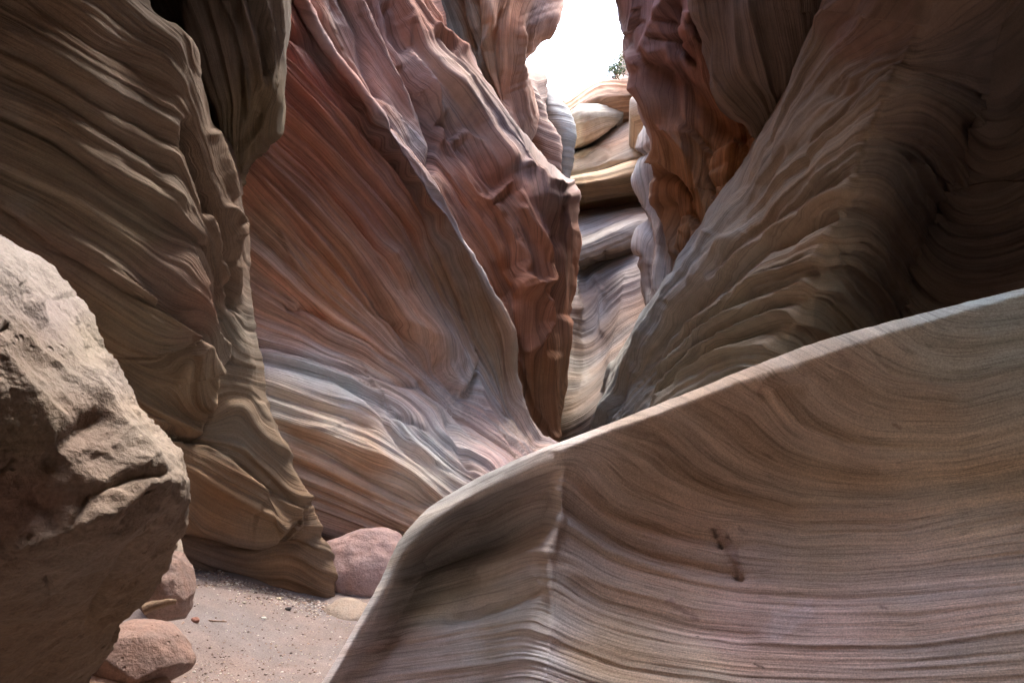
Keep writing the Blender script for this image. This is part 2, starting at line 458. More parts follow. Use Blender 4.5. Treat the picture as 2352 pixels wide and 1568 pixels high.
    feats = [
        ('groove', [(1590, 1050), (1470, 1060), (1340, 1065)], 20, 6),
        ('groove', [(1330, 1085), (1420, 1165), (1540, 1215), (1700, 1250)], 26, 24),
        ('ridge', [(1330, 1055), (1450, 1140), (1600, 1190), (1800, 1215)], 14, 8),
        ('groove', [(1500, 1010), (1590, 1080), (1700, 1135), (1850, 1170)], 24, 22),
        ('groove', [(1700, 930), (1790, 1010), (1900, 1060), (2050, 1080)], 26, 24),
        ('ridge', [(1760, 880), (1830, 960), (1950, 1015), (2100, 1030)], 13, 14),
        ('groove', [(1930, 830), (1990, 880), (2080, 905), (2200, 910)], 22, 20),
        ('ridge', [(1985, 790), (2050, 850), (2150, 872), (2300, 862)], 10, 10),
        ('ridge', [(1735, 880), (1790, 855), (1850, 850)], 10, 10),
        ('groove', [(1740, 900), (1800, 890), (1860, 885)], 16, 12),
        ('groove', [(1300, 1160), (1400, 1230), (1520, 1285), (1700, 1320)], 20, 20),
        ('ridge', [(1290, 1195), (1400, 1270), (1560, 1320)], 12, 9),
        ('groove', [(1290, 1340), (1400, 1395), (1550, 1440), (1750, 1470)], 24, 16),
        ('ridge', [(1285, 1300), (1400, 1350), (1560, 1395)], 14, 7),
        ('groove', [(1255, 1475), (1400, 1525), (1600, 1565)], 26, 10),
        # left face hollows
        ('ridge', [(900, 1345), (1030, 1325), (1150, 1300), (1260, 1265)], 12, 10),
        ('groove', [(1010, 1420), (1120, 1395), (1240, 1345)], 20, 26),
        ('groove', [(790, 1570), (850, 1490), (930, 1455)], 14, 9),
        ('crack!', [(1636, 1212), (1642, 1222)], 6, 14), ('crack!', [(1648, 1240), (1652, 1250)], 6, 16), ('crack!', [(1688, 1322), (1700, 1326)], 7, 16), ('bump', [(1665, 1250), (1672, 1262)], 6, 7), ('bump', [(1682, 1280), (1690, 1292)], 7, 8), ('bump', [(1676, 1300), (1682, 1306)], 5, 7), ('bump', [(1700, 1310), (1704, 1316)], 4, 6),
        ('bump', [(1680, 1265), (1690, 1300)], 22, 5),
    ]
    cols_ = [(1300, 1030, (.50, .40, .33)), (1500, 1050, (.40, .30, .22)), (1700, 1000, (.40, .29, .205)), (1900, 1000, (.46, .36, .27)),
             (2200, 800, (.40, .41, .36)), (2300, 760, (.36, .40, .37)), (2100, 950, (.46, .38, .29)), (2250, 1150, (.46, .39, .30)),
             (1900, 1250, (.45, .35, .26)), (1550, 1300, (.44, .32, .25)), (1700, 1450, (.46, .33, .29)), (1900, 1430, (.47, .35, .31)),
             (2200, 1400, (.45, .36, .32)), (2300, 1520, (.47, .38, .31)), (1400, 1500, (.42, .32, .23)), (1600, 1560, (.46, .37, .29)),
             (1150, 1180, (.29, .25, .21)), (1000, 1280, (.29, .25, .21)), (1080, 1140, (.31, .265, .225)), (1000, 1390, (.42, .41, .36)), (1150, 1430, (.42, .40, .36)),  # upper left face darkened: rough patina plus shade of the undercut painted in
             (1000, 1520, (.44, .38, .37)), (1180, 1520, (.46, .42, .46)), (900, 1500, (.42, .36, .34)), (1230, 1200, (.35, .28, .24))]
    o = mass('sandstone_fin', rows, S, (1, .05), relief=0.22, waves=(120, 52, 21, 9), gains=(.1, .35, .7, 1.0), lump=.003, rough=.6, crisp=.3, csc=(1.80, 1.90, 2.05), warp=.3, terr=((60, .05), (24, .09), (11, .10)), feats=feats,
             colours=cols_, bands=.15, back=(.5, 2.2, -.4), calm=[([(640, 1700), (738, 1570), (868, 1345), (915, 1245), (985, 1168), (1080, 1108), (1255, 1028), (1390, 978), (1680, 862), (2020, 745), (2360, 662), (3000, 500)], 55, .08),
 ([(1262, 1040), (1285, 1090), (1272, 1150), (1275, 1300), (1240, 1480), (1215, 1600)], 22, .8)], spacing=3.2, seed=3, mat=M_near, aniso=11, sharp=.35,
             stain=[([(1650, 1222), (1672, 1250), (1690, 1300), (1700, 1320)], 13, (.26, .17, .145), .6), ([(1636, 1212), (1642, 1222)], 6, (.12, .09, .075), .85), ([(1648, 1240), (1652, 1250)], 5, (.10, .075, .065), .9),
                    ([(1688, 1322), (1700, 1326)], 6, (.13, .09, .08), .8), ([(1700, 1215), (1715, 1225)], 5, (.2, .14, .12), .6), ([(1664, 1228), (1676, 1236)], 4, (.1, .07, .06), .8),
                    ([(1600, 1455), (1604, 1457)], 3, (.1, .07, .06), .8), ([(1735, 1528), (1755, 1535)], 3, (.08, .05, .04), .9), ([(2025, 1395), (2040, 1398)], 4, (.16, .1, .09), .7), ([(2055, 975), (2070, 980)], 5, (.2, .13, .1), .6),
                    ([(1540, 1385), (1600, 1420)], 7, (.2, .12, .11), .5),
                    ([(1780, 1440), (1850, 1400)], 24, (.58, .50, .56), .35),
                    ([(1230, 1480), (1250, 1568)], 22, (.5, .46, .55), .3),
                    ([(1930, 810), (1965, 850)], 9, (.22, .15, .13), .4)])
    tag(o, 'large near sandstone fin with sweeping curved layers filling the lower right', 'rock fin')
    return o
fin = front_fin()

# ================================================================== left boulder
G = '''
-200,520,2.3 -100,500,2.0 -100,520,1.45 -150,560,1.2 -220,620,1.1 -700,650,1.0 -2600,650,.95
60,640,2.3 14,561,1.82 6,585,1.36 -40,660,1.17 -120,760,1.08 -700,780,1.0 -2600,780,.95
130,740,2.2 118,620,1.84 62,665,1.35 0,760,1.16 -90,850,1.08 -700,880,1.0 -2600,880,.95
170,800,2.2 203,712,1.82 112,750,1.34 40,850,1.16 -80,930,1.08 -700,950,1.0 -2600,950,.95
230,860,2.1 236,800,1.80 172,836,1.34 90,930,1.17 -70,1010,1.09 -700,1050,1.0 -2600,1050,.95
280,930,2.05 290,885,1.74 228,905,1.34 130,1010,1.18 -60,1090,1.10 -700,1130,1.0 -2600,1130,.95
330,1010,2.0 340,985,1.66 290,1000,1.34 170,1080,1.20 -50,1170,1.11 -700,1200,1.0 -2600,1200,.95
385,1080,1.9 402,1045,1.58 355,1065,1.35 215,1140,1.21 -40,1230,1.12 -700,1260,1.0 -2600,1260,.95
400,1130,1.85 426,1105,1.52 388,1110,1.36 240,1185,1.20 -35,1290,1.12 -700,1320,1.0 -2600,1320,.95
390,1210,1.85 420,1200,1.58 375,1200,1.46 240,1250,1.25 -30,1350,1.13 -700,1380,1.0 -2600,1380,.95
345,1330,1.9 372,1318,1.72 330,1320,1.62 200,1360,1.44 -25,1430,1.30 -700,1460,1.15 -2600,1460,.95
260,1440,1.95 285,1412,1.84 235,1440,1.76 120,1480,1.64 -20,1530,1.50 -700,1560,1.3 -2600,1560,.95
190,1580,2.0 215,1550,1.92 160,1580,1.86 60,1620,1.78 -40,1680,1.68 -700,1700,1.5 -2600,1700,.95
140,1850,2.1 160,1850,2.0 100,1850,1.98 0,1850,1.9 -80,1850,1.85 -700,1850,1.7 -2600,1850,.95
'''
feats = [('crack', [(520, 0), (0, 1100), (60, 1060)], 8, 0),
         ('groove', [(110, 1090), (150, 1020), (200, 980), (240, 950)], 26, 26), ('groove', [(60, 1130), (110, 1170), (120, 1230)], 20, 12),
         ('crack', [(150, 1230), (200, 1140), (290, 1105), (385, 1090)], 9, 16),
         ('step', [(400, 1100), (330, 1130), (270, 1200), (120, 1265), (0, 1290)], 60, 10),
         ('crack', [(400, 1150), (330, 1230), (290, 1270), (240, 1340), (190, 1440)], 8, 22),
         ('crack', [(350, 1120), (300, 1165), (270, 1200)], 7, 14),
         ('crack', [(0, 1085), (18, 1070), (36, 1048)], 6, 18), ('crack', [(0, 770), (20, 748)], 8, 22), ('crack', [(100, 1360), (110, 1330)], 5, 8),
         ('groove', [(40, 655), (62, 690)], 9, 16), ('groove', [(120, 690), (200, 680)], 7, 5), ('groove', [(95, 690), (110, 760)], 10, 8),
         ('groove', [(195, 800), (200, 810)], 6, 9), ('groove', [(62, 1232), (70, 1236)], 6, 14), ('groove', [(100, 1328), (112, 1336)], 5, 12),
         ('ridge', [(50, 650), (110, 745), (170, 830), (228, 905), (300, 1005), (388, 1105)], 14, 9),
         ('bump', [(260, 1000), (330, 1080)], 30, 12)]
boulder = mass('boulder', G, None, (1, 0), terr=(), rough=3.2, crisp=.75, csc=(.72, .655, .60), scoop=.035, relief=0.03, lump=.03, feats=feats, bands=.05, back=(-.9, 1.0, .0), spacing=3.6, seed=12, mat=M_boul, lumpf=3.2,
     colours=[(60, 800, (0.376, 0.308, 0.251)), (60, 1000, (0.388, 0.331, 0.251)), (200, 1000, (0.365, 0.279, 0.228)), (150, 1300, (0.399, 0.342, 0.285)), (300, 1150, (0.456, 0.376, 0.308)),
              (250, 1400, (0.365, 0.285, 0.205)), (50, 1450, (0.342, 0.268, 0.199)), (150, 680, (0.504, 0.479, 0.454)), (210, 790, (0.554, 0.504, 0.419)), (310, 960, (0.554, 0.487, 0.411)),
              (385, 1060, (0.521, 0.454, 0.384)), (120, 720, (0.487, 0.437, 0.437)), (50, 590, (0.504, 0.479, 0.463)), (60, 1150, (0.399, 0.285, 0.239)), (250, 880, (0.521, 0.462, 0.419))])  # upper facet: partly pale stone, partly skylight put into the colour; face darkened
tag(boulder, 'big rough pitted boulder with pale upper edge leaning in at the left edge', 'boulder')

# ================================================================== left wall
G = '''
w-2.2,2.0,10 w-1.7,2.4,10 w-1.1,2.8,10 w-1.0,3.1,10 w-1.0,3.4,10 w-1.0,3.7,10 w-1.2,4.3,10 w-1.8,5.2,10
w-2.3,2.0,6.6 w-1.7,2.4,6.6 w-1.2,2.8,6.6 w-.9,3.1,6.6 w-.9,3.4,6.6 w-1.0,3.7,6.6 w-1.2,4.3,6.6 w-1.8,5.2,6.6
w-2.6,2.1,4.6 w-1.7,2.4,4.7 w-1.1,2.8,4.6 w-1.0,3.1,4.7 w-1.0,3.4,4.9 w-1.1,3.7,5.1 w-1.5,4.3,5.2 w-2.2,5.2,5.2
-1500,-700,2.2 -500,-700,2.5 0,-700,2.8 120,-700,3.0 200,-700,3.2 250,-700,3.5 220,-700,4.3 60,-700,5.2
-1400,-250,2.25 -400,-250,2.6 50,-250,3.0 170,-250,3.25 240,-220,3.5 270,-220,3.75 250,-220,4.4 100,-200,5.3
-1400,-40,2.3 -400,-30,2.75 90,-20,3.2 230,0,3.5 306,0,3.75 330,0,4.0 310,0,4.7 180,0,5.4
-1400,90,2.3 -400,90,2.8 130,90,3.25 300,90,3.7 412,86,3.95 436,100,4.2 410,110,4.9 270,110,5.6
-1400,190,2.3 -400,190,2.82 140,190,3.3 320,190,3.75 428,185,4.0 455,195,4.25 430,200,5.0 300,200,5.7
-1400,300,2.3 -400,300,2.85 150,300,3.35 340,300,3.8 434,300,4.08 482,305,4.35 470,300,5.1 340,300,5.8
-1400,420,2.3 -400,420,2.85 155,420,3.4 350,420,3.85 446,420,4.12 525,415,4.5 520,420,5.2 380,420,5.9
-1400,530,2.3 -400,530,2.85 160,530,3.42 360,530,3.9 470,530,4.18 547,520,4.6 540,520,5.3 400,520,5.9
-1400,640,2.3 -400,640,2.87 170,640,3.45 370,640,3.93 486,640,4.24 557,630,4.62 550,640,5.3 410,640,5.9
-1400,740,2.35 -400,740,2.9 180,740,3.5 380,740,3.98 500,740,4.3 570,725,4.62 560,740,5.3 420,740,5.9
-1400,840,2.4 -400,840,2.95 190,840,3.6 390,840,4.05 510,850,4.36 587,830,4.62 575,840,5.3 430,840,5.9
-1400,950,2.4 -400,950,3.0 200,950,3.65 400,950,4.15 530,950,4.42 603,940,4.64 590,950,5.3 440,950,5.9
-1400,1060,2.4 -400,1060,3.0 210,1060,3.65 420,1060,4.15 560,1060,4.48 642,1040,4.68 620,1050,5.3 480,1050,5.9
-1400,1170,2.4 -400,1170,3.0 220,1170,3.7 440,1170,4.2 600,1160,4.54 690,1145,4.72 670,1150,5.4 520,1150,5.9
-1400,1260,2.4 -400,1260,3.0 230,1260,3.8 450,1260,4.3 630,1250,4.62 738,1240,4.76 720,1250,5.4 560,1250,5.9
-1400,1340,2.4 -400,1340,3.1 240,1340,3.9 470,1330,4.4 660,1330,4.68 759,1320,4.78 745,1330,5.4 580,1330,5.9
-1400,1430,2.4 -400,1430,3.1 250,1430,3.9 480,1430,4.4 680,1430,4.7 760,1420,4.8 745,1430,5.4 590,1430,5.9
-1400,1560,2.4 -400,1560,3.1 250,1560,3.9 480,1560,4.4 680,1560,4.7 760,1560,4.8 745,1560,5.4 590,1560,5.9
'''
S = [(-90, [(306, -60), (400, 40), (455, 140), (500, 330)]),
     (-30, [(240, -60), (330, 30), (420, 100), (448, 190), (500, 390)]),
     (60, [(105, 0), (237, 90), (380, 158), (430, 200), (468, 330), (520, 480)]),
     (150, [(0, 30), (140, 110), (300, 200), (430, 280), (470, 420), (530, 600)]),
     (230, [(0, 95), (69, 127), (174, 185), (316, 264), (438, 340), (475, 460), (520, 640)]),
     (330, [(0, 190), (130, 250), (290, 340), (420, 430), (475, 530), (520, 700)]),
     (430, [(0, 269), (116, 327), (264, 422), (369, 490), (475, 565), (530, 740)]),
     (560, [(0, 390), (150, 460), (300, 560), (420, 650), (500, 730), (540, 820)]),
     (660, [(0, 480), (105, 559), (264, 649), (417, 754), (500, 830)]),
     (790, [(100, 640), (200, 720), (300, 790), (360, 820)]),
     (860, [(300, 820), (400, 820), (460, 780)]),
     (830, [(459, 936), (520, 890), (580, 900), (600, 950)]),
     (930, [(470, 1000), (570, 1030), (630, 1080)]), (1010, [(448, 1050), (559, 1110), (675, 1190)]),
     (1150, [(430, 1215), (559, 1247), (680, 1235)]), (1280, [(430, 1290), (600, 1360), (740, 1400)])]
feats = [('step', [(0, 262), (116, 322), (264, 417), (369, 487), (470, 556)][::-1], 90, 15),
         ('crack', [(0, 269), (116, 327), (264, 422), (369, 490), (475, 562)], 6, 12),
         ('step', [(0, 478), (105, 556), (190, 600), (264, 649), (350, 700), (417, 754), (425, 790)][::-1], 80, 22),
         ('crack', [(0, 480), (60, 520), (105, 559), (190, 602)], 6, 12),
         ('groove', [(0, 110), (100, 150), (220, 230), (330, 290), (430, 350)], 16, 16), ('groove', [(0, 150), (150, 235), (290, 320), (400, 400)], 18, 18),
         ('groove', [(60, 0), (180, 80), (300, 150), (420, 215)], 18, 14), ('groove', [(100, 270), (250, 350), (380, 440)], 14, 16),
         ('ridge', [(0, 60), (130, 130), (270, 215), (420, 300)], 14, 12), ('ridge', [(0, 215), (160, 300), (320, 390), (440, 480)], 14, 13),
         # lobes at the foot
         ('step!', [(270, 825), (345, 822), (385, 805), (422, 790), (425, 765), (395, 735), (330, 680)][::-1][::-1], 70, -34),
         ('step!', [(445, 760), (462, 790), (470, 830), (480, 855), (505, 845), (528, 815), (528, 780)], 50, 0),
         ('step!', [(435, 768), (470, 790), (486, 850), (478, 905), (462, 960), (440, 1010), (400, 1008), (340, 985)], 120, 46),
         ('crack!', [(435, 768), (470, 790), (486, 850), (478, 905), (462, 960), (440, 1010), (400, 1008), (330, 980)], 5, 12),
         ('crack!', [(262, 822), (345, 824), (385, 808), (426, 778), (445, 760)], 5, 16),
         ('step!', [(486, 850), (505, 845), (525, 820), (525, 790), (500, 760), (470, 660)][::-1], 60, 26),
         ('crack!', [(486, 853), (507, 847), (528, 820)], 4, 10),
         ('step!', [(400, 1020), (460, 1022), (520, 1050), (575, 1105), (640, 1150), (680, 1175), (687, 1200), (655, 1228), (590, 1250), (500, 1240), (400, 1215)], 150, 34),
         ('crack!', [(400, 1020), (460, 1022), (520, 1050), (575, 1105)], 5, 8),
         ('crack!', [(687, 1195), (655, 1228), (590, 1250), (500, 1240), (400, 1215)], 6, 16),
         ('step!', [(600, 1128), (575, 1160), (640, 1175), (676, 1200)], 40, 10),
         ('groove!', [(605, 1265), (700, 1240), (735, 1230)], 12, 8),
         ('ridge!', [(600, 930), (620, 1000), (660, 1085), (690, 1140), (730, 1230)], 7, 9),
         # slots along the arris
         ('groove!', [(430, 290), (436, 340), (450, 385), (470, 440), (478, 480)], 12, 44), ('crack!', [(432, 350), (450, 400), (470, 440), (500, 520), (515, 600)], 6, 26),
         ('crack!', [(478, 440), (500, 500), (520, 580), (535, 650)], 5, 22), ('crack!', [(470, 560), (500, 640), (515, 730)], 5, 18),
         ('crack!', [(505, 540), (525, 600), (545, 680), (560, 720)], 5, 22), ('ridge!', [(482, 310), (495, 340), (510, 380), (530, 450)], 8, 20),
         ('ridge!', [(450, 410), (480, 490), (505, 580), (520, 680)], 6, 14), ('ridge!', [(515, 480), (540, 510), (536, 540)], 10, 22),
         ('groove!', [(525, 590), (535, 600)], 9, 20), ('groove!', [(525, 660), (545, 700)], 14, 20), ('ridge!', [(535, 560), (545, 620), (552, 690), (560, 720)], 5, 14),
         ('step!', [(440, 150), (448, 220), (470, 300)], 30, 0)]
lw = mass('canyon_wall', G, S, (1, .62), relief=0.18, fsc=1.2, waves=(150, 62, 27, 11), gains=(.4, .6, .85, .7), lump=.03, feats=feats, bands=.13,
     back=(-2.2, .6, 0), spacing=4.0, seed=21, mat=M_mid, csc=(.66, .61, .575), terr=((80, .16), (33, .2), (16, .18), (8, .14)), aniso=9, sharp=.5,
     colours=[(100, 50, (.33, .25, .18)), (300, 150, (.34, .27, .21)), (100, 250, (.36, .28, .20)), (300, 350, (.36, .28, .21)), (100, 420, (.40, .33, .24)),
              (300, 520, (.36, .30, .22)), (100, 600, (.36, .26, .21)), (380, 620, (.36, .27, .23)), (450, 700, (.40, .24, .18)), (300, 750, (.38, .29, .19)),
              (250, 800, (.38, .27, .17)), (520, 600, (.37, .27, .2)), (540, 760, (.40, .36, .3)), (400, 880, (.39, .3, .2)), (400, 950, (.36, .24, .14)),
              (540, 1000, (.40, .33, .25)), (600, 1100, (.40, .30, .21)), (500, 1150, (.36, .20, .10)), (600, 1200, (.36, .24, .14)), (500, 1270, (.26, .18, .14)),
              (680, 1320, (.34, .20, .11)), (740, 1280, (.38, .28, .2))])
tag(lw, 'brown banded canyon wall with stacked rounded lobes behind the big boulder', 'canyon wall', kind='thing')

# upper left overhang behind the wall's edge
G = '''
w-2.2,4.2,10 w-1.4,4.2,10 w-1.0,4.2,10 w-.8,4.4,10 w-.8,4.9,10 w-1.0,6,10
w-2.4,4.3,7 w-1.5,4.3,7 w-1.1,4.2,7 w-.9,4.4,7 w-.9,4.9,7 w-1.1,6,7
0,-200,4.9 300,-200,4.7 450,-200,4.6 580,-200,4.7 652,-200,5.1 620,-200,6.2
100,0,5.0 330,0,4.9 470,0,4.75 590,0,4.8 652,0,5.15 630,0,6.2
150,120,5.1 380,120,5.0 490,120,4.8 590,120,4.85 645,125,5.15 620,120,6.2
200,220,5.2 420,220,5.1 510,220,4.85 590,220,4.9 636,225,5.15 610,220,6.2
240,300,5.3 450,300,5.15 520,300,4.95 580,300,5.0 618,300,5.2 590,300,6.2
300,370,5.4 480,360,5.2 530,360,5.05 560,360,5.08 585,350,5.25 560,350,6.2
330,430,5.5 500,420,5.3 530,410,5.2 545,405,5.2 556,398,5.3 540,400,6.2
350,520,5.8 500,500,5.6 520,480,5.6 530,470,5.6 535,460,5.7 520,460,6.4
'''
S = [(0, [(330, 0), (380, 100), (450, 250), (500, 400)]), (110, [(440, -50), (490, 90), (520, 250), (530, 400)]),
     (220, [(545, -50), (560, 100), (580, 200), (560, 350)]), (300, [(610, -50), (620, 100), (625, 200), (600, 320)])]
feats = [('ridge', [(545, -40), (570, 60), (585, 130), (598, 220)], 7, 34), ('ridge', [(505, -20), (540, 60), (560, 150), (570, 280)], 7, 24),
         ('ridge', [(590, -40), (615, 60), (618, 160), (606, 240)], 6, 24), ('ridge', [(628, -40), (636, 60), (630, 180), (600, 290), (555, 350)], 6, 14), ('groove', [(570, -40), (600, 70), (604, 180)], 9, 24),
         ('groove', [(525, 20), (550, 120), (560, 220)], 10, 20), ('groove', [(530, 330), (560, 320), (600, 260)], 12, 8), ('ridge', [(440, 0), (470, 120), (500, 250)], 16, 12)]
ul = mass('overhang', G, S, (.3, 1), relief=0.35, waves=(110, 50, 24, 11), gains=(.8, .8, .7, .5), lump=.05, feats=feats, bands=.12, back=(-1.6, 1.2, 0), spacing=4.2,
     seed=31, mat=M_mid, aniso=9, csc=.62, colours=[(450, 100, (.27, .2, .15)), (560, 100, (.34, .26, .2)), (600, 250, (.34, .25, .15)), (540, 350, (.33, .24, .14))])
tag(ul, 'dark overhanging shoulder with thin vertical ribs at the upper left', 'overhang', kind='thing')

# ================================================================== red wall
G = '''
-100,-1700,4.9 300,-1700,5.2 400,-1700,5.5 450,-1700,5.8 500,-1650,6.2 530,-1600,6.2 520,-1600,7.2
150,-700,5.2 420,-700,5.4 500,-700,5.6 545,-700,5.9 580,-700,6.25 600,-700,6.2 590,-700,7.0
300,-200,5.4 480,-200,5.5 560,-200,5.7 605,-180,5.95 635,-150,6.25 655,-120,6.25 645,-110,7.0
400,0,5.5 560,10,5.65 610,5,5.85 645,0,6.05 672,0,6.35 692,0,6.3 680,0,7.0
400,110,5.5 560,120,5.7 620,110,5.9 685,105,6.15 735,110,6.45 757,116,6.4 745,116,7.1
400,210,5.55 560,220,5.75 640,210,5.95 730,200,6.2 800,205,6.55 829,206,6.48 815,206,7.2
400,320,5.6 555,320,5.8 660,320,6.0 780,310,6.3 870,325,6.7 910,318,6.58 895,316,7.3
410,450,5.6 560,440,5.82 685,440,6.05 820,440,6.4 945,450,6.85 1000,440,6.68 985,436,7.4
425,550,5.65 570,550,5.85 700,550,6.08 845,550,6.45 985,550,6.95 1058,540,6.75 1045,540,7.5
430,640,5.65 580,640,5.87 720,640,6.1 870,650,6.45 1015,650,7.0 1110,640,6.82 1095,640,7.6
450,740,5.65 590,740,5.85 750,750,6.08 905,760,6.42 1060,760,6.98 1172,760,6.92 1155,760,7.7
460,830,5.6 600,825,5.75 770,845,6.0 930,860,6.3 1085,850,6.85 1186,855,6.98 1170,850,7.7
475,900,5.45 620,900,5.5 790,930,5.75 950,950,6.1 1120,940,6.65 1218,940,7.02 1200,935,7.8
480,980,5.45 640,970,5.45 810,1000,5.6 970,1020,5.9 1150,1010,6.4 1258,1000,7.0 1245,990,7.8
500,1080,5.5 680,1060,5.45 840,1090,5.5 980,1100,5.7 1160,1080,6.1 1290,1040,6.8 1280,1030,7.7
520,1200,5.5 710,1190,5.45 860,1200,5.5 1000,1200,5.6 1170,1180,5.9 1300,1150,6.5 1300,1140,7.6
540,1330,5.6 720,1320,5.6 880,1320,5.6 1010,1320,5.6 1180,1320,5.8 1310,1300,6.4 1310,1300,7.6
540,1600,5.6 720,1600,5.6 880,1600,5.6 1010,1600,5.6 1180,1600,5.8 1310,1600,6.3 1310,1600,7.6
'''
S = [(-40, [(691, -10), (754, 100), (828, 190), (907, 300), (1000, 430), (1055, 530), (1110, 640), (1172, 760)]),
     (20, [(650, 0), (735, 120), (850, 280), (980, 470), (1050, 600), (1120, 760), (1180, 900), (1250, 1000)]),
     (110, [(640, 60), (740, 175), (860, 320), (950, 430), (1020, 570), (1080, 740), (1150, 880), (1235, 1010)]),
     (210, [(630, 150), (740, 260), (860, 400), (950, 520), (1010, 660), (1060, 780), (1110, 860)]),
     (310, [(620, 240), (740, 350), (850, 470), (930, 600), (980, 720), (1020, 830), (1060, 900)]),
     (410, [(600, 330), (710, 430), (820, 560), (900, 680), (960, 780), (1010, 880)]),
     (510, [(580, 400), (680, 510), (780, 620), (860, 720), (920, 800), (980, 870)]),
     (600, [(560, 490), (640, 560), (720, 660), (800, 730), (880, 800), (960, 870), (1040, 950)]),
     (690, [(560, 600), (660, 680), (760, 760), (860, 810), (960, 880), (1060, 970), (1180, 1050)]),
     (780, [(580, 720), (700, 770), (800, 820), (900, 870), (1000, 940), (1080, 1020), (1150, 1080)]),
     (850, [(590, 800), (700, 830), (800, 860), (880, 900), (960, 980), (1060, 1060)]),
     (950, [(610, 900), (720, 940), (850, 980), (950, 1040), (1040, 1120)]),
     (1060, [(630, 990), (740, 1030), (850, 1090), (950, 1130), (1010, 1170)]),
     (1160, [(660, 1080), (780, 1130), (900, 1190), (980, 1230)]), (1260, [(700, 1180), (850, 1230), (950, 1280)])]
feats = [  # red flutes
         ('groove', [(650, 110), (760, 220), (880, 340), (960, 440), (1010, 520)], 14, 24), ('ridge', [(640, 130), (740, 240), (860, 360), (950, 450)], 10, 16),
         ('groove', [(640, 60), (720, 110), (760, 170), (850, 260)], 12, 22),
         ('groove', [(640, 200), (730, 290), (840, 410), (930, 520), (980, 640)], 12, 26), ('ridge', [(640, 230), (740, 330), (850, 440), (920, 540)], 9, 16),
         ('groove', [(600, 280), (700, 370), (800, 490), (890, 610), (950, 720)], 12, 24), ('ridge', [(600, 310), (700, 400), (790, 500), (880, 630)], 8, 14),
         ('groove', [(580, 370), (660, 440), (760, 560), (860, 680), (950, 800)], 10, 20), ('ridge', [(570, 385), (650, 460), (750, 580), (850, 700), (930, 790)], 8, 12),
         ('step', [(540, 440), (600, 470), (640, 530), (672, 600), (682, 636)], 60, -16), ('crack', [(560, 500), (610, 545), (640, 580), (660, 600)], 6, 14),
         ('groove', [(680, 520), (760, 600), (850, 700), (900, 740)], 16, 26), ('ridge', [(690, 505), (780, 590), (860, 670)], 14, 10),
         ('crack', [(650, 708), (678, 715), (690, 704), (720, 716), (750, 735)], 7, 26), ('crack', [(750, 735), (850, 790), (920, 840)], 6, 9),
         ('step', [(570, 640), (680, 700), (780, 760), (870, 800)], 60, 10),
         ('groove', [(820, 620), (900, 740), (960, 830), (1020, 880)], 16, 14), ('ridge', [(870, 560), (960, 700), (1010, 800), (1060, 880)], 30, 30),
         # hanging tongue
         ('step!', [(905, 740), (980, 800), (1010, 860), (1050, 910), (1065, 905), (1085, 850), (1090, 800), (1060, 740)][::-1], 60, 34),
         ('crack!', [(1000, 840), (1050, 914), (1068, 900), (1088, 845)], 6, 20),
         # crest lip
         ('ridge!', [(691, 0), (757, 116), (829, 206), (910, 318), (1000, 440), (1058, 540), (1110, 640), (1172, 760), (1187, 860), (1218, 940), (1262, 1000)], 13, 16),
         ('groove!', [(880, 320), (950, 400), (1000, 460), (1030, 530), (1070, 620), (1130, 750), (1160, 860), (1200, 950), (1240, 1000)], 28, 42),
         ('groove!', [(980, 560), (1040, 700), (1100, 830), (1160, 940)], 22, 16), ('ridge!', [(1080, 780), (1130, 860), (1170, 950), (1220, 1010)], 9, 12),
         # pale shelf
         ('step', [(590, 800), (680, 830), (760, 855), (830, 880), (870, 900), (885, 940)], 80, 20), ('crack', [(640, 815), (760, 855), (860, 900)], 5, 14),
         ('crack', [(600, 900), (700, 930), (800, 960), (860, 985)], 5, 14), ('crack', [(760, 880), (860, 940), (890, 980), (960, 1060)], 6, 16),
         ('step!', [(860, 890), (900, 960), (960, 1040), (998, 1062)], 40, -14), ('crack', [(780, 845), (900, 880), (960, 890), (1040, 940)], 6, 14),
         ('crack', [(880, 950), (980, 990), (1050, 1050), (1100, 1090)], 5, 14), ('ridge', [(880, 800), (980, 900), (1060, 990), (1150, 1070)], 12, 12),
         ('crack', [(900, 810), (960, 880), (1040, 960), (1100, 1020)], 5, 12), ('crack', [(1100, 930), (1160, 1000), (1190, 1050)], 4, 12),
         ('groove', [(1020, 960), (1060, 1050), (1080, 1090)], 8, 14), ('ridge', [(1090, 860), (1110, 930), (1160, 1000), (1230, 1040)], 10, 14),
         # tan ledges below
         ('step!', [(610, 950), (690, 985), (760, 985), (830, 1005), (880, 1060), (960, 1110), (1010, 1150)], 70, -2),
         ('groove', [(620, 990), (700, 1010), (800, 1070), (900, 1130), (1000, 1165)], 18, 34), ('ridge', [(700, 985), (760, 988), (830, 1020), (900, 1085), (980, 1130)], 12, 14),
         ('groove', [(640, 1050), (750, 1090), (850, 1140), (960, 1180)], 16, 20), ('ridge', [(640, 1070), (760, 1110), (880, 1160), (960, 1200)], 12, 12),
         ('groove', [(690, 1140), (800, 1180), (920, 1220)], 10, 12), ('crack', [(670, 1010), (760, 1050), (860, 1110)], 5, 10)]
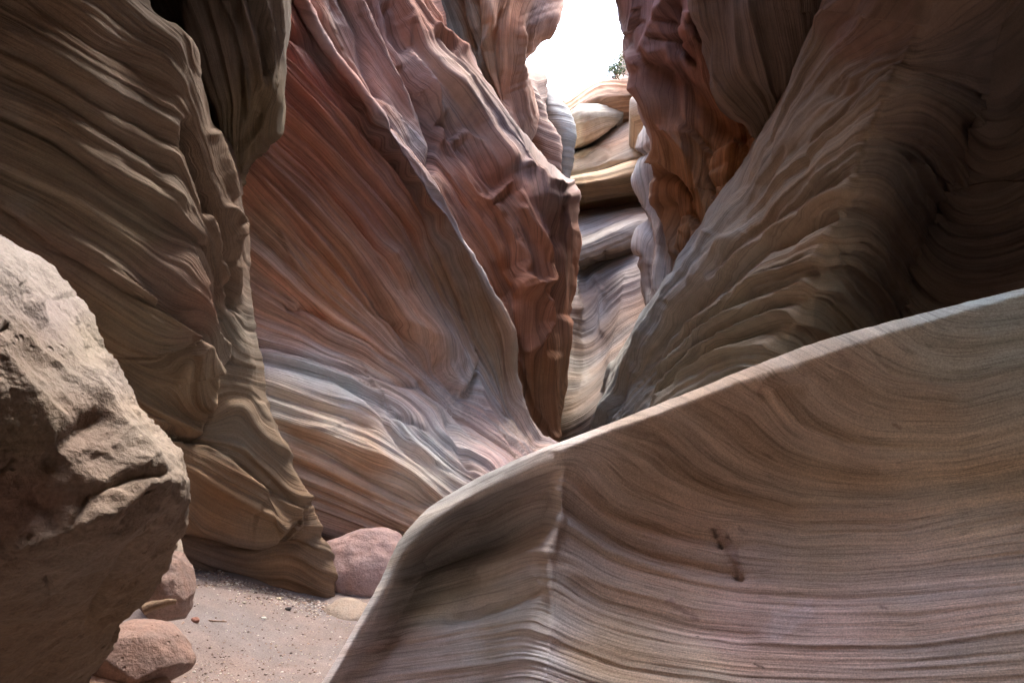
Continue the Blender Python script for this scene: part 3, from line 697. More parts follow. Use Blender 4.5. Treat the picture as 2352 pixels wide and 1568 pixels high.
rw = mass('canyon_wall', G, S, (.75, .66), fsc=.85, relief=0.26, waves=(120, 55, 24, 11), gains=(.3, .6, .9, .6), lump=.02, feats=feats, bands=.25, warp=.35, terr=((64, .30), (27, .26), (12, .2)),
     back=(-2.0, 2.0, 0), spacing=3.6, seed=42, mat=M_far, aniso=16, sharp=.6, csc=(1.54, 1.41, 1.36), crisp=.2,
     colours=[(650, 80, DRED), (720, 200, (.34, .13, .095)), (620, 300, (.38, .19, .14)), (850, 330, (.32, .15, .10)), (700, 400, (.36, .17, .12)), (850, 480, (.36, .19, .15)), (600, 430, (.45, .24, .16)),
              (950, 500, (.30, .15, .09)), (1000, 640, (.30, .19, .11)), (700, 500, (.42, .23, .16)), (600, 520, (.46, .33, .24)), (640, 590, (.46, .33, .26)), (760, 620, (.46, .25, .15)),
              (850, 620, (.38, .23, .18)), (900, 720, (.40, .26, .20)), (620, 680, (.48, .30, .23)), (760, 700, (.44, .25, .16)), (700, 760, (.48, .28, .21)), (850, 800, (.46, .27, .20)), (650, 800, (.44, .27, .21)),
              (1000, 800, (.40, .29, .24)), (950, 860, (.42, .25, .18)), (1100, 780, (.32, .23, .15)), (1150, 850, (.32, .24, .16)), (1080, 700, (.30, .20, .12)),
              (1180, 980, (.48, .42, .38)), (640, 840, (.50, .50, .55)), (700, 870, (.42, .45, .52)), (800, 920, (.42, .46, .52)), (850, 880, (.46, .36, .30)), (950, 900, (.44, .42, .46)), (920, 930, (.50, .40, .36)),
              (900, 1000, (.44, .50, .54)), (1000, 1010, (.36, .40, .45)), (640, 940, (.54, .50, .42)), (750, 960, (.54, .50, .42)), (1050, 1000, (.50, .48, .46)), (1100, 960, (.54, .40, .38)),
              (1110, 890, (.44, .47, .52)), (1150, 1040, (.56, .42, .40)), (1000, 1080, (.48, .49, .46)), (950, 1090, (.50, .44, .36)), (700, 1000, (.42, .30, .21)), (850, 1060, (.38, .25, .16)),
              (800, 1120, (.42, .31, .23)), (950, 1170, (.42, .31, .22)), (750, 1180, (.42, .31, .25)), (900, 1220, (.40, .3, .24)), (850, 1010, (.44, .33, .23)),
              (757, 110, (.30, .25, .26)), (910, 312, (.29, .28, .31)), (1010, 450, (.29, .28, .30)), (1062, 540, (.32, .31, .33)), (1115, 640, (.31, .31, .32))])
tag(rw, 'deep red fluted canyon wall above a pale blue-grey striped shelf, centre left', 'canyon wall', kind='thing')

# ================================================================== fluted and knobbly wall behind the crest
G = '''
200,-1400,6.9 470,-1400,7.0 580,-1400,7.3 660,-1350,7.6 740,-1300,7.9 778,-1250,8.4 780,-1200,9.6
400,-600,7.2 600,-600,7.2 690,-600,7.45 780,-600,7.8 850,-600,8.1 878,-600,8.4 880,-600,9.6
560,-150,7.3 680,-150,7.2 770,-150,7.4 860,-150,7.75 930,-150,8.1 963,-130,8.5 965,-120,9.6
600,0,7.3 710,0,7.2 800,0,7.35 870,0,7.7 950,0,8.05 998,0,8.5 1000,0,9.6
640,70,7.35 760,70,7.15 840,70,7.4 900,75,7.75 980,70,8.1 1028,80,8.5 1030,80,9.6
700,170,7.4 820,170,7.12 885,180,7.4 950,175,7.75 1040,170,8.1 1090,174,8.5 1090,170,9.6
760,300,7.5 890,290,7.15 945,300,7.45 1010,300,7.75 1110,295,8.15 1173,300,8.55 1180,300,9.6
850,420,7.5 975,410,7.25 1030,420,7.6 1085,410,7.75 1185,400,8.1 1268,400,8.65 1275,400,9.7
880,480,7.6 1010,480,7.35 1060,480,7.65 1125,475,7.9 1230,450,8.0 1303,455,8.6 1310,460,9.7
900,560,7.7 1060,550,7.45 1100,560,7.7 1165,555,7.85 1250,530,8.1 1314,520,8.6 1320,540,9.7
960,640,7.8 1100,640,7.55 1140,640,7.75 1190,640,7.75 1262,630,8.15 1306,620,8.6 1315,640,9.7
1020,730,7.9 1150,730,7.7 1180,730,7.75 1215,730,7.75 1268,730,8.1 1300,725,8.6 1305,730,9.7
1050,830,8.0 1160,820,7.8 1190,820,7.85 1225,820,7.85 1270,820,8.1 1290,815,8.6 1295,820,9.7
1080,920,8.1 1190,920,7.9 1215,920,7.95 1240,920,8.0 1268,920,8.1 1274,915,8.6 1280,920,9.7
1100,1020,8.2 1215,1020,8.0 1235,1020,8.0 1250,1020,8.1 1270,1020,8.2 1266,1020,8.6 1270,1020,9.7
1100,1250,8.2 1215,1250,8.0 1235,1250,8.0 1250,1250,8.1 1270,1250,8.2 1266,1250,8.6 1270,1250,9.7
'''
S = [(0, [(690, -30), (760, 90), (850, 230), (950, 370), (1020, 480), (1090, 620), (1150, 740)]),
     (60, [(740, -30), (800, 80), (870, 210), (960, 350), (1030, 460), (1100, 560), (1170, 690)]),
     (130, [(800, -30), (850, 90), (910, 200), (980, 320), (1060, 430), (1150, 550), (1190, 700), (1200, 900)]),
     (190, [(860, -30), (900, 90), (960, 200), (1040, 300), (1110, 400), (1190, 520), (1220, 680), (1225, 900)]),
     (260, [(920, -30), (990, 80), (1050, 170), (1130, 260), (1190, 340), (1250, 450), (1262, 600), (1255, 900)]),
     (330, [(990, -10), (1060, 90), (1130, 190), (1200, 290), (1280, 390), (1325, 500), (1318, 640), (1290, 900)])]
feats = [('step!', [(735, -40), (760, 60), (800, 140), (860, 220), (910, 280)], 50, 20), ('groove', [(770, -20), (820, 90), (845, 180), (870, 240)], 10, 40),
         ('ridge', [(800, -20), (850, 90), (890, 180), (940, 290), (975, 390)], 12, 34), ('groove', [(835, 0), (875, 100), (905, 180)], 9, 44),
         ('groove', [(880, 10), (905, 80), (930, 130)], 14, 50), ('ridge', [(865, -20), (905, 60), (940, 160), (990, 260)], 9, 26),
         ('ridge!', [(925, 60), (935, 120), (960, 200), (1000, 280), (1010, 330)], 9, 30), ('groove!', [(915, 170), (960, 260), (985, 330), (985, 390)], 10, 50),
         ('groove', [(1000, 280), (1025, 300), (1040, 320)], 16, 44), ('step!', [(1045, 325), (1010, 280), (960, 230)], 40, 22),
         ('ridge!', [(1120, 440), (1080, 380), (1040, 330)], 8, 0), ('ridge', [(1030, 340), (1060, 400), (1085, 450), (1130, 470)], 9, 28),
         ('groove', [(1040, 330), (1100, 400), (1150, 440)], 24, 44), ('ridge', [(1050, 310), (1100, 335), (1170, 425)], 8, 16), ('ridge', [(1180, 415), (1150, 440), (1110, 462)], 6, 26),
         ('groove', [(1130, 470), (1200, 430)], 10, 12),
         ('groove!', [(1180, 410), (1220, 450), (1260, 500), (1280, 540)], 24, 50), ('ridge!', [(1200, 390), (1250, 430), (1300, 430), (1330, 500)], 10, 34),
         ('ridge!', [(1140, 480), (1170, 540), (1200, 600), (1195, 640)], 11, 30), ('groove!', [(1150, 510), (1175, 580), (1190, 630)], 12, 30),
         ('step!', [(1190, 560), (1195, 600), (1188, 650), (1160, 690)], 40, -24), ('ridge!', [(1200, 480), (1235, 560), (1260, 600), (1250, 650), (1200, 665)], 10, 40),
         ('groove!', [(1160, 620), (1175, 680)], 20, 40), ('ridge!', [(1200, 650), (1240, 700), (1250, 740), (1215, 800)], 10, 40),
         ('groove!', [(1265, 560), (1275, 700), (1262, 800)], 14, 50), ('groove!', [(1180, 780), (1200, 880), (1240, 980)], 12, 34), ('ridge!', [(1195, 830), (1225, 930), (1262, 1000)], 8, 24),
         ('groove!', [(1300, 470), (1310, 600), (1300, 720)], 12, 30),
         ('crack', [(960, 0), (1000, 50), (1040, 80), (1090, 140)], 8, 26), ('ridge', [(980, 70), (1030, 100), (1060, 130)], 8, 20), ('crack', [(990, 90), (1040, 125)], 7, 20),
         ('groove', [(1050, 20), (1080, 70), (1110, 100)], 16, 30), ('ridge!', [(1060, 116), (1112, 174), (1195, 300), (1290, 400)], 10, 18)]
m = mass('canyon_wall', G, S, (.5, .85), relief=0.2, terr=((60, .22), (28, .24), (12, .2)), waves=(90, 42, 20, 10), gains=(.5, .8, .9, .6), lump=.02, scoop=.03, fsc=.6, rough=1.6, csc=(1.16, 1.02, .90), crisp=.5, feats=feats, bands=.24,
     back=(-2.0, 2.2, 0), spacing=3.6, seed=55, mat=M_far, tsign=-1, aniso=6, sharp=.55, lumpf=3.2,
     colours=[(700, 0, (.45, .30, .28)), (770, 60, (.40, .38, .42)), (840, 160, (.44, .34, .36)), (900, 60, (.36, .20, .16)), (860, 60, (.38, .30, .34)), (930, 200, (.40, .28, .28)), (940, 330, (.36, .36, .42)),
              (970, 20, (.50, .30, .24)), (1010, 60, (.46, .22, .15)), (1040, 90, (.48, .22, .15)), (1000, 140, (.46, .40, .38)), (1060, 200, (.50, .38, .34)), (1040, 240, (.46, .42, .42)), (1120, 240, (.44, .38, .38)),
              (1150, 300, (.38, .34, .36)), (1200, 340, (.42, .38, .38)), (1080, 290, (.44, .30, .26)), (1100, 400, (.52, .22, .15)), (1150, 420, (.50, .24, .17)), (1010, 310, (.32, .16, .12)), (1050, 430, (.40, .24, .20)),
              (1220, 430, (.34, .18, .14)), (1280, 480, (.30, .15, .12)), (1180, 480, (.44, .25, .19)), (1130, 550, (.36, .17, .10)), (1230, 600, (.44, .24, .18)), (1160, 640, (.36, .17, .10)), (1220, 700, (.42, .22, .16)),
              (1210, 780, (.40, .22, .16)), (1290, 620, (.30, .16, .11)), (1270, 850, (.34, .20, .12)), (1230, 900, (.34, .22, .15)), (1310, 440, (.36, .35, .38)), (1280, 390, (.42, .40, .42))],
     stain=[([(1090, 250), (1200, 330), (1190, 390)], 26, (.20, .20, .24), .45), ([(1020, 150), (1100, 230)], 16, (.58, .48, .40), .3)])
tag(m, 'knobbly red wall with blue-grey flutes and speckled slab, behind the red wall crest', 'canyon wall', kind='thing')

# ================================================================== high back wall left of the sky
G = '''
700,-900,9.6 850,-900,9.5 950,-900,9.6 1050,-900,9.9 1108,-900,10.4 1100,-900,12
850,-500,9.7 950,-500,9.5 1050,-500,9.6 1150,-500,9.8 1248,-500,10.3 1240,-500,11.6
930,-100,9.9 1010,-100,9.7 1100,-100,9.5 1190,-100,9.8 1274,-100,10.4 1270,-100,11.6
950,0,9.9 1025,0,9.8 1110,0,9.5 1190,0,9.75 1272,0,10.4 1270,0,11.6
960,50,9.9 1035,50,9.9 1115,50,9.5 1190,50,9.7 1266,52,10.35 1260,50,11.6
970,100,9.9 1050,100,9.95 1120,100,9.55 1180,100,9.7 1214,100,10.3 1225,100,11.6
980,160,9.9 1070,160,10 1130,160,9.6 1175,160,9.75 1196,160,10.3 1205,160,11.6
990,230,9.9 1090,230,10 1145,230,9.65 1180,230,9.8 1200,240,10.2 1205,230,11.6
1000,310,9.9 1110,310,10 1160,310,9.75 1190,310,9.9 1196,310,10.15 1205,310,11.6
1010,420,9.9 1130,420,10 1170,420,9.85 1195,420,9.95 1204,420,10.2 1200,420,11.6
1020,560,9.9 1140,560,10 1180,560,10 1200,560,10 1204,560,10.2 1200,560,11.6
'''
S = [(0, [(1010, -40), (1050, 80), (1100, 220), (1150, 350)]), (70, [(1080, -40), (1095, 80), (1125, 200), (1165, 330)]), (140, [(1150, -40), (1140, 80), (1150, 200), (1185, 330)]),
     (200, [(1230, -40), (1190, 80), (1180, 200), (1200, 330)]), (250, [(1290, -20), (1240, 100), (1220, 200), (1222, 330)])]
feats = [('ridge', [(1110, -30), (1130, 60), (1115, 120), (1150, 230), (1175, 330)], 12, 40), ('groove', [(1090, -20), (1095, 80), (1120, 180), (1150, 280)], 12, 50),
         ('groove', [(1150, 20), (1140, 80), (1145, 160), (1165, 250)], 10, 40), ('groove', [(1050, -10), (1060, 60), (1085, 130)], 10, 30),
         ('ridge', [(1190, 60), (1180, 150), (1200, 260), (1210, 330)], 12, 30), ('groove', [(1200, 110), (1205, 170), (1222, 230)], 9, 34)]
for k in range(9):
    yk = 5 + k * 22
    feats.append(('crack', [(1185 - k * 3, yk + 40 + (k * 7) % 5), (1225 - k * 3, yk + 18 - (k * 5) % 7), (1275 - k * 5, yk - 4)], 3, 4))
b = mass('canyon_wall', G, S, (.1, 1), relief=.3, waves=(80, 36, 18, 9), gains=(.6, .8, .9, .6), lump=.02, scoop=.02, fsc=.7, csc=(1.15, 1.02, .92), feats=feats, bands=.26, back=(-2.0, 1.6, 0), spacing=3.6,
     seed=63, mat=M_far, aniso=7, sharp=.5, lumpf=3,
     colours=[(1020, 30, (.40, .38, .34)), (1050, 60, (.42, .44, .40)), (1100, 60, (.52, .44, .32)), (1120, 160, (.50, .40, .28)), (1170, 30, (.50, .28, .16)), (1160, 60, (.52, .24, .14)), (1145, 190, (.50, .24, .14)),
              (1210, 50, (.40, .30, .26)), (1250, 40, (.34, .27, .26)), (1200, 160, (.38, .31, .28)), (1200, 260, (.48, .34, .29)), (1160, 300, (.46, .38, .34)), (1090, 120, (.46, .42, .36))])
tag(b, 'tall orange and grey streaked wall beside the left side of the sky gap', 'canyon wall', kind='thing')

G = '''
1150,150,11.6 1200,152,11.4 1202,160,11.5 1210,160,12.6
1150,178,11.6 1200,178,11.2 1222,180,11.5 1230,170,12.6
1150,220,11.6 1205,220,11.2 1244,215,11.5 1250,220,12.6
1160,270,11.6 1215,270,11.2 1258,265,11.5 1260,270,12.6
1170,330,11.6 1230,330,11.2 1282,325,11.5 1275,330,12.6
1180,400,11.6 1240,400,11.2 1285,395,11.5 1275,400,12.6
1180,520,11.6 1240,520,11.2 1292,520,11.5 1280,520,12.6
'''
S = [(0, [(1200, 140), (1260, 190)]), (60, [(1200, 210), (1280, 260)]), (130, [(1200, 290), (1290, 330)]), (200, [(1200, 360), (1295, 400)])]
b2 = mass('rock_shoulder', G, S, (1, .4), terr=((22, .08), (10, .12)), csc=.7, relief=.2, waves=(60, 26, 13, 8), gains=(.8, 1, 1, .6), lump=.05, bands=.2, back=(-1.6, 1.2, 0), spacing=3.6, seed=66, mat=M_far, aniso=4, lumpf=3,
     colours=[(1240, 200, (.46, .36, .32)), (1230, 270, (.48, .34, .29)), (1270, 300, (.50, .34, .28)), (1260, 370, (.48, .30, .24)), (1260, 240, (.42, .32, .28))])
tag(b2, 'small pinkish ledgy shoulder just below the left side of the sky gap', 'rock shoulder')
G = '''
1230,190,12.8 1258,205,12.5 1268,225,12.6 1262,225,13.6
1230,225,12.8 1262,232,12.3 1300,240,12.6 1290,240,13.6
1230,270,12.8 1272,270,12.2 1312,272,12.6 1300,270,13.6
1240,310,12.8 1280,310,12.2 1316,310,12.6 1300,310,13.6
1250,345,12.8 1285,345,12.3 1304,350,12.6 1295,350,13.6
1255,420,12.8 1285,420,12.4 1296,420,12.6 1290,420,13.6
'''
S = [(0, [(1250, 225), (1300, 235)]), (60, [(1260, 285), (1310, 300)]), (120, [(1270, 345), (1305, 360)])]
b3 = mass('rock_shoulder', G, S, (1, .2), terr=((22, .06), (10, .1)), relief=.15, waves=(60, 26, 13, 8), gains=(.6, 1, 1, .6), lump=.08, bands=.12, back=(-1.2, 1.0, 0), spacing=3.6, seed=68, mat=M_far, aniso=4,
     colours=[(1290, 260, (.48, .52, .54)), (1290, 330, (.46, .50, .50))])
tag(b3, 'narrow pale grey rounded rock between the pink shoulder and the stacked blocks', 'rock shoulder')

# ================================================================== stacked blocks at the head of the slot
def block(name, G, S, cols_, label, seed, back=(0.3, 2.5, -.3), **kw):
    a = dict(rough=1.2, fsc=.5, csc=(.98, .88, .76), crisp=1.0, terr=((26, .10), (11, .18), (6, .12)), relief=.10, waves=(60, 26, 14, 8), gains=(.3, .9, 1.1, .8), lump=.025, bands=.34, spacing=2.8, mat=M_far, aniso=6)
    a.update(kw)
    o = mass(name, G, S, a.pop('tdir', (1, -.2)), seed=seed, back=back, colours=cols_, **a)
    tag(o, label, 'rock block', 'stacked blocks at the head of the slot'); return o
block('rock_block', '''
1285,235,17 1320,212,17 1370,198,17 1420,178,17 1480,170,17 1560,150,17
1300,238,15.3 1330,214,15.2 1368,192,15.2 1410,182,15.2 1470,178,15.2 1560,160,15.2
1300,262,15.0 1328,246,14.8 1375,228,14.8 1425,222,14.8 1475,215,15.0 1560,210,15.2
1302,290,15.5 1330,285,15.4 1380,280,15.4 1430,280,15.4 1480,280,15.4 1560,280,15.4
''', [(0, [(1300, 240), (1370, 190), (1460, 180)]), (60, [(1310, 275), (1380, 245), (1470, 240)])],
 [(1340, 230, (.60, .42, .32)), (1420, 210, (.58, .40, .30)), (1400, 190, (.62, .52, .44))], 'topmost layered pinkish block below the shrubs on the rim', 71)
block('rock_block', '''
1305,260,16.2 1330,243,16.2 1370,236,16.2 1428,250,16.2
1308,272,14.6 1336,250,14.4 1372,246,14.7 1431,260,15.1
1312,280,14.5 1338,268,14.0 1374,262,14.4 1431,263,15.05
1311,336,14.5 1340,324,14.1 1372,306,14.5 1415,280,15.0
1311,341,15.6 1340,333,15.4 1372,316,15.4 1415,290,15.6
''', [(0, [(1305, 280), (1340, 255), (1420, 262)]), (60, [(1310, 335), (1350, 318), (1410, 285)])],
 [(1325, 300, (.46, .32, .22)), (1350, 265, (.56, .54, .48)), (1390, 268, (.56, .54, .48)), (1370, 290, (.52, .44, .36))], 'wedge block with shaded left face under the topmost block', 72)
block('rock_block', '''
1285,345,16.4 1340,322,16 1400,282,15.8 1450,258,15.8 1560,235,15.8
1292,372,14.9 1345,345,14.8 1400,312,14.7 1450,285,14.7 1560,280,14.7
1290,400,14.1 1345,388,14.0 1400,372,13.9 1450,362,13.9 1560,352,13.9
1290,440,14.1 1340,430,14.0 1400,420,14.0 1450,410,14.0 1560,400,14.0
''', [(0, [(1300, 340), (1400, 290), (1450, 262)]), (60, [(1290, 385), (1380, 340), (1450, 310)]), (110, [(1290, 410), (1380, 395), (1450, 370)])],
 [(1400, 320, (.58, .44, .36)), (1420, 360, (.60, .50, .40)), (1330, 380, (.58, .52, .44)), (1310, 410, (.6, .54, .44))], 'broad pale slab under the wedge block', 73,
 feats=[('crack!', [(1312, 340), (1350, 318), (1390, 290), (1445, 262)], 5, 30), ('step', [(1300, 375), (1340, 345), (1390, 345), (1395, 355), (1345, 385), (1295, 398)], 40, 26)])
block('rock_block', '''
1282,398,15.4 1340,385,15.2 1400,372,15 1450,366,15 1540,356,15
1296,412,13.5 1340,406,13.2 1395,398,13.1 1450,382,13.1 1540,374,13.1
1306,428,13.2 1342,424,12.9 1398,414,12.8 1450,402,12.8 1540,400,12.8
1312,462,13.5 1345,462,13.4 1400,452,13.3 1450,442,13.3 1540,445,13.3
1312,484,14.8 1345,484,14.7 1400,478,14.6 1450,472,14.6 1540,472,14.6
''', [(0, [(1300, 404), (1380, 398), (1450, 380)]), (60, [(1310, 450), (1380, 440), (1450, 430)])],
 [(1320, 405, CREAM), (1400, 400, CREAM), (1340, 440, (.50, .34, .18)), (1420, 430, (.50, .34, .18)), (1380, 460, (.42, .24, .15))], 'overhanging block with cream top and ochre underside', 74)
block('rock_block', '''
1290,470,14.8 1340,472,14.8 1400,462,14.8 1460,450,14.8 1560,440,14.8
1302,578,12.0 1345,562,11.9 1400,540,11.9 1470,515,12.0 1560,510,12.0
1304,606,11.95 1345,596,11.85 1400,574,11.85 1465,556,11.9 1560,550,11.9
1310,640,13.0 1345,625,13.0 1400,615,13.0 1465,600,13.0 1560,600,13.0
''', [(0, [(1300, 490), (1380, 470), (1460, 455)]), (70, [(1310, 560), (1400, 525), (1460, 500)]), (120, [(1310, 605), (1400, 575), (1460, 555)])],
 [(1330, 490, (.56, .38, .30)), (1420, 475, (.54, .40, .32)), (1380, 520, (.40, .44, .50)), (1340, 560, (.40, .44, .50)), (1430, 530, (.42, .44, .48)), (1360, 590, (.42, .36, .28)), (1420, 575, (.38, .28, .2))],
 'blue-grey striped sloping slab low in the slot', 75, feats=[('crack', [(1390, 575), (1392, 600)], 4, 16), ('crack', [(1340, 590), (1370, 600)], 4, 8)])
tag(block('rock_shoulder', '''
1475,190,14 1500,190,13.6 1560,190,13.6
1470,205,13.2 1490,215,13.0 1560,210,13.0
1449,232,13.0 1480,245,12.7 1560,240,12.8
1450,262,13.0 1480,265,12.7 1560,260,12.8
1462,292,13.1 1485,285,12.8 1560,280,12.8
1475,320,13.4 1490,320,13.1 1560,320,13
''', [(0, [(1450, 230), (1500, 200)]), (60, [(1455, 285), (1500, 270)])], [(1470, 240, (.56, .54, .52)), (1475, 280, (.5, .4, .34))], 'small pale knob high on the right of the slot', 76), None, 'rock shoulder')

# carved chute
G = '''
1230,560,12.2 1320,600,12.2 1345,612,12.3 1380,600,12.4 1430,590,12.2 1500,570,11.8 1580,560,11.6
1240,620,11.6 1325,630,11.4 1350,650,11.9 1385,650,11.9 1430,640,11.5 1500,620,11.2 1580,610,11.0
1240,700,11.0 1320,700,10.8 1345,720,11.3 1380,730,11.5 1430,710,11.0 1500,690,10.7 1580,690,10.6
1240,770,10.6 1310,770,10.5 1345,790,10.9 1378,800,11.0 1425,780,10.5 1490,750,10.2 1580,740,10.2
1240,830,10.2 1305,830,10.1 1340,850,10.4 1375,850,10.4 1415,830,10.0 1470,800,9.8 1560,790,9.8
1240,880,9.8 1300,885,9.7 1335,895,9.8 1370,885,9.75 1405,865,9.5 1450,840,9.4 1560,830,9.4
1240,930,9.4 1295,935,9.35 1330,935,9.35 1362,920,9.3 1395,900,9.2 1440,880,9.1 1560,870,9.1
1240,990,9.1 1290,985,9.1 1325,980,9.1 1355,970,9.0 1390,950,8.95 1430,930,8.9 1560,920,8.9
1240,1100,8.9 1290,1100,8.9 1325,1100,8.9 1355,1100,8.9 1390,1100,8.9 1430,1100,8.9 1560,1100,8.9
'''
S = [(0, [(1320, 640), (1350, 640), (1400, 600), (1460, 580)]), (60, [(1325, 720), (1350, 730), (1375, 680), (1430, 640), (1480, 620)]),
     (120, [(1315, 780), (1345, 790), (1385, 760), (1420, 710), (1470, 690)]), (180, [(1305, 830), (1345, 835), (1395, 800), (1440, 750)]),
     (240, [(1300, 880), (1345, 878), (1390, 840), (1425, 800)]), (300, [(1295, 935), (1340, 920), (1380, 880), (1415, 830)]), (360, [(1290, 985), (1340, 965), (1385, 915), (1420, 870)])]
ch = mass('water_chute', G, S, (1, -.3), csc=(.86, .82, .78), fsc=.28, rough=.4, terr=((40, .05), (16, .10)), relief=.06, waves=(70, 34, 17, 9), gains=(.5, .9, .9, .6), lump=.02, bands=.26, back=(0, 1.6, -1), spacing=3.0, seed=81, mat=M_far, aniso=8,
     feats=[('groove!', [(1338, 620), (1345, 700), (1348, 770)], 13, 60), ('ridge!', [(1365, 640), (1375, 700), (1385, 760)], 14, 26), ('ridge!', [(1440, 640), (1420, 740), (1400, 830)], 10, 20)],
     colours=[(1340, 620, (.44, .42, .40)), (1340, 700, (.34, .28, .27)), (1400, 620, (.42, .44, .46)), (1390, 700, (.40, .40, .42)), (1450, 680, (.48, .38, .34)), (1460, 730, (.54, .38, .28)), (1340, 780, (.36, .29, .25)),
              (1420, 760, (.50, .40, .32)), (1330, 840, (.50, .50, .48)), (1390, 800, (.42, .34, .30)), (1330, 880, (.42, .38, .34)), (1370, 900, (.32, .24, .19)), (1310, 930, (.36, .27, .2)), (1400, 860, (.44, .42, .4))],
     stain=[([(1330, 845), (1345, 860)], 14, (.66, .66, .62), .4), ([(1365, 650), (1395, 690)], 8, (.2, .18, .18), .5)])
tag(ch, 'smooth carved water chute with nested curved stripes at the bottom of the slot', 'rock chute')

# right hand column
G = '''
1490,180,11.0 1494,215,10.6 1520,210,10.3 1580,200,10.2 1700,200,10.2
1490,240,11.0 1496,245,10.6 1515,240,10.2 1580,240,10.1 1700,240,10.1
1480,290,11.0 1486,292,10.6 1510,290,10.2 1580,290,10.1 1700,290,10.1
1470,330,11.0 1465,335,10.6 1500,335,10.15 1580,335,10.0 1700,335,10.0
1465,375,11.0 1463,378,10.55 1495,380,10.1 1580,380,10.0 1700,380,10.0
1460,420,11.0 1457,418,10.5 1495,425,10.05 1580,425,9.9 1700,425,9.9
1480,460,11.0 1474,458,10.4 1500,460,10.0 1580,460,9.8 1700,460,9.8
1490,485,11.0 1486,482,10.4 1505,490,9.95 1580,490,9.7 1700,490,9.7
1475,530,11.0 1466,538,10.3 1500,540,9.8 1580,540,9.6 1700,540,9.6
1475,575,11.0 1462,580,10.2 1500,580,9.7 1580,580,9.5 1700,580,9.5
1485,620,10.8 1480,618,10.0 1510,620,9.5 1580,620,9.3 1700,620,9.3
1490,670,10.6 1484,670,9.8 1515,670,9.3 1580,670,9.1 1700,670,9.1
1495,725,10.4 1494,728,9.5 1520,725,9.1 1580,720,8.9 1700,720,8.9
1500,900,10.4 1509,900,9.5 1530,900,9.1 1580,900,8.9 1700,900,8.9
'''
S = [(0, [(1478, 210), (1450, 380), (1470, 480), (1460, 600), (1480, 720)]), (40, [(1500, 210), (1480, 380), (1495, 480), (1485, 600), (1495, 720)]),
     (90, [(1530, 210), (1520, 380), (1525, 480), (1515, 600), (1515, 720)]), (150, [(1600, 210), (1580, 380), (1580, 480), (1560, 600), (1540, 720)])]
rc = mass('rock_column', G, S, (.05, 1), csc=1.0, fsc=.5, terr=((40, .08), (20, .1)), relief=.16, waves=(44, 22, 12, 7), gains=(.8, 1, .9, .6), lump=.04, bands=.26, back=(2.0, 1.6, 0), spacing=3.2, seed=85, mat=M_far, aniso=11,
     feats=[('crack!', [(1449, 362), (1475, 352), (1496, 340)], 6, 30), ('step!', [(1449, 345), (1480, 350), (1500, 330)], 30, -20), ('crack!', [(1445, 582), (1470, 592)], 6, 30), ('groove', [(1475, 480), (1500, 560), (1500, 680)], 10, 30),
            ('ridge', [(1490, 460), (1515, 560), (1512, 690)], 9, 24), ('groove', [(1530, 450), (1528, 560), (1530, 660)], 8, 24)],
     colours=[(1490, 290, (.50, .54, .58)), (1465, 345, (.46, .34, .26)), (1475, 390, (.48, .52, .57)), (1460, 430, (.46, .46, .48)), (1500, 440, (.44, .42, .44)), (1500, 520, (.42, .38, .38)), (1470, 550, (.42, .40, .40)),
              (1530, 520, (.46, .34, .26)), (1500, 620, (.38, .32, .29)), (1520, 680, (.36, .31, .27)), (1490, 220, (.52, .5, .48))])
tag(rc, 'slender grey-blue scalloped column on the right side of the slot', 'rock column')

# orange wall, right
G = '''
1425,-1000,9.8 1418,-1000,8.8 1450,-1000,8.2 1550,-1000,7.9 1650,-1000,7.7 1900,-1000,7.4
1425,-500,9.8 1418,-500,8.8 1460,-500,8.2 1560,-500,7.9 1680,-500,7.7 1950,-500,7.4
1430,-80,9.8 1430,-80,8.9 1470,-80,8.4 1560,-80,8.1 1680,-80,7.9 1950,-80,7.6
1435,0,9.8 1448,0,8.9 1475,0,8.45 1560,0,8.1 1680,0,7.95 1950,0,7.6
1470,65,9.8 1484,65,8.9 1490,65,8.5 1570,65,8.15 1690,65,8.0 1950,65,7.6
1480,130,9.8 1491,130,8.9 1500,130,8.5 1575,130,8.2 1690,130,8.0 1950,130,7.6
1495,185,9.8 1504,185,8.9 1515,190,8.55 1590,190,8.25 1700,190,8.0 1950,190,7.6
1495,235,9.8 1498,235,8.9 1530,240,8.55 1605,240,8.3 1710,240,8.05 1950,240,7.7
1510,290,9.8 1515,290,8.9 1545,295,8.6 1620,300,8.35 1720,300,8.1 1950,300,7.7
1520,360,9.8 1525,360,8.9 1555,365,8.6 1630,365,8.4 1720,365,8.1 1950,365,7.8
1535,440,9.8 1536,440,8.9 1565,445,8.65 1630,445,8.45 1710,445,8.2 1950,445,7.9
1545,520,9.8 1546,520,8.9 1570,525,8.6 1620,525,8.4 1690,525,8.2 1950,525,8
1560,600,9.8 1553,600,8.9 1570,605,8.6 1610,605,8.4 1680,605,8.2 1950,605,8
1560,720,9.8 1543,720,8.9 1560,720,8.6 1600,720,8.5 1680,720,8.3 1950,720,8
1560,950,9.8 1543,950,8.9 1560,950,8.6 1600,950,8.5 1680,950,8.3 1950,950,8
'''
S = [(0, [(1418, -20), (1447, 130), (1497, 290), (1515, 440), (1530, 600)]), (60, [(1470, -20), (1500, 130), (1540, 290), (1555, 440), (1560, 600)]),
     (140, [(1540, -20), (1575, 130), (1620, 290), (1620, 440), (1600, 600)]), (240, [(1640, -20), (1680, 130), (1720, 290), (1710, 440), (1680, 600)])]
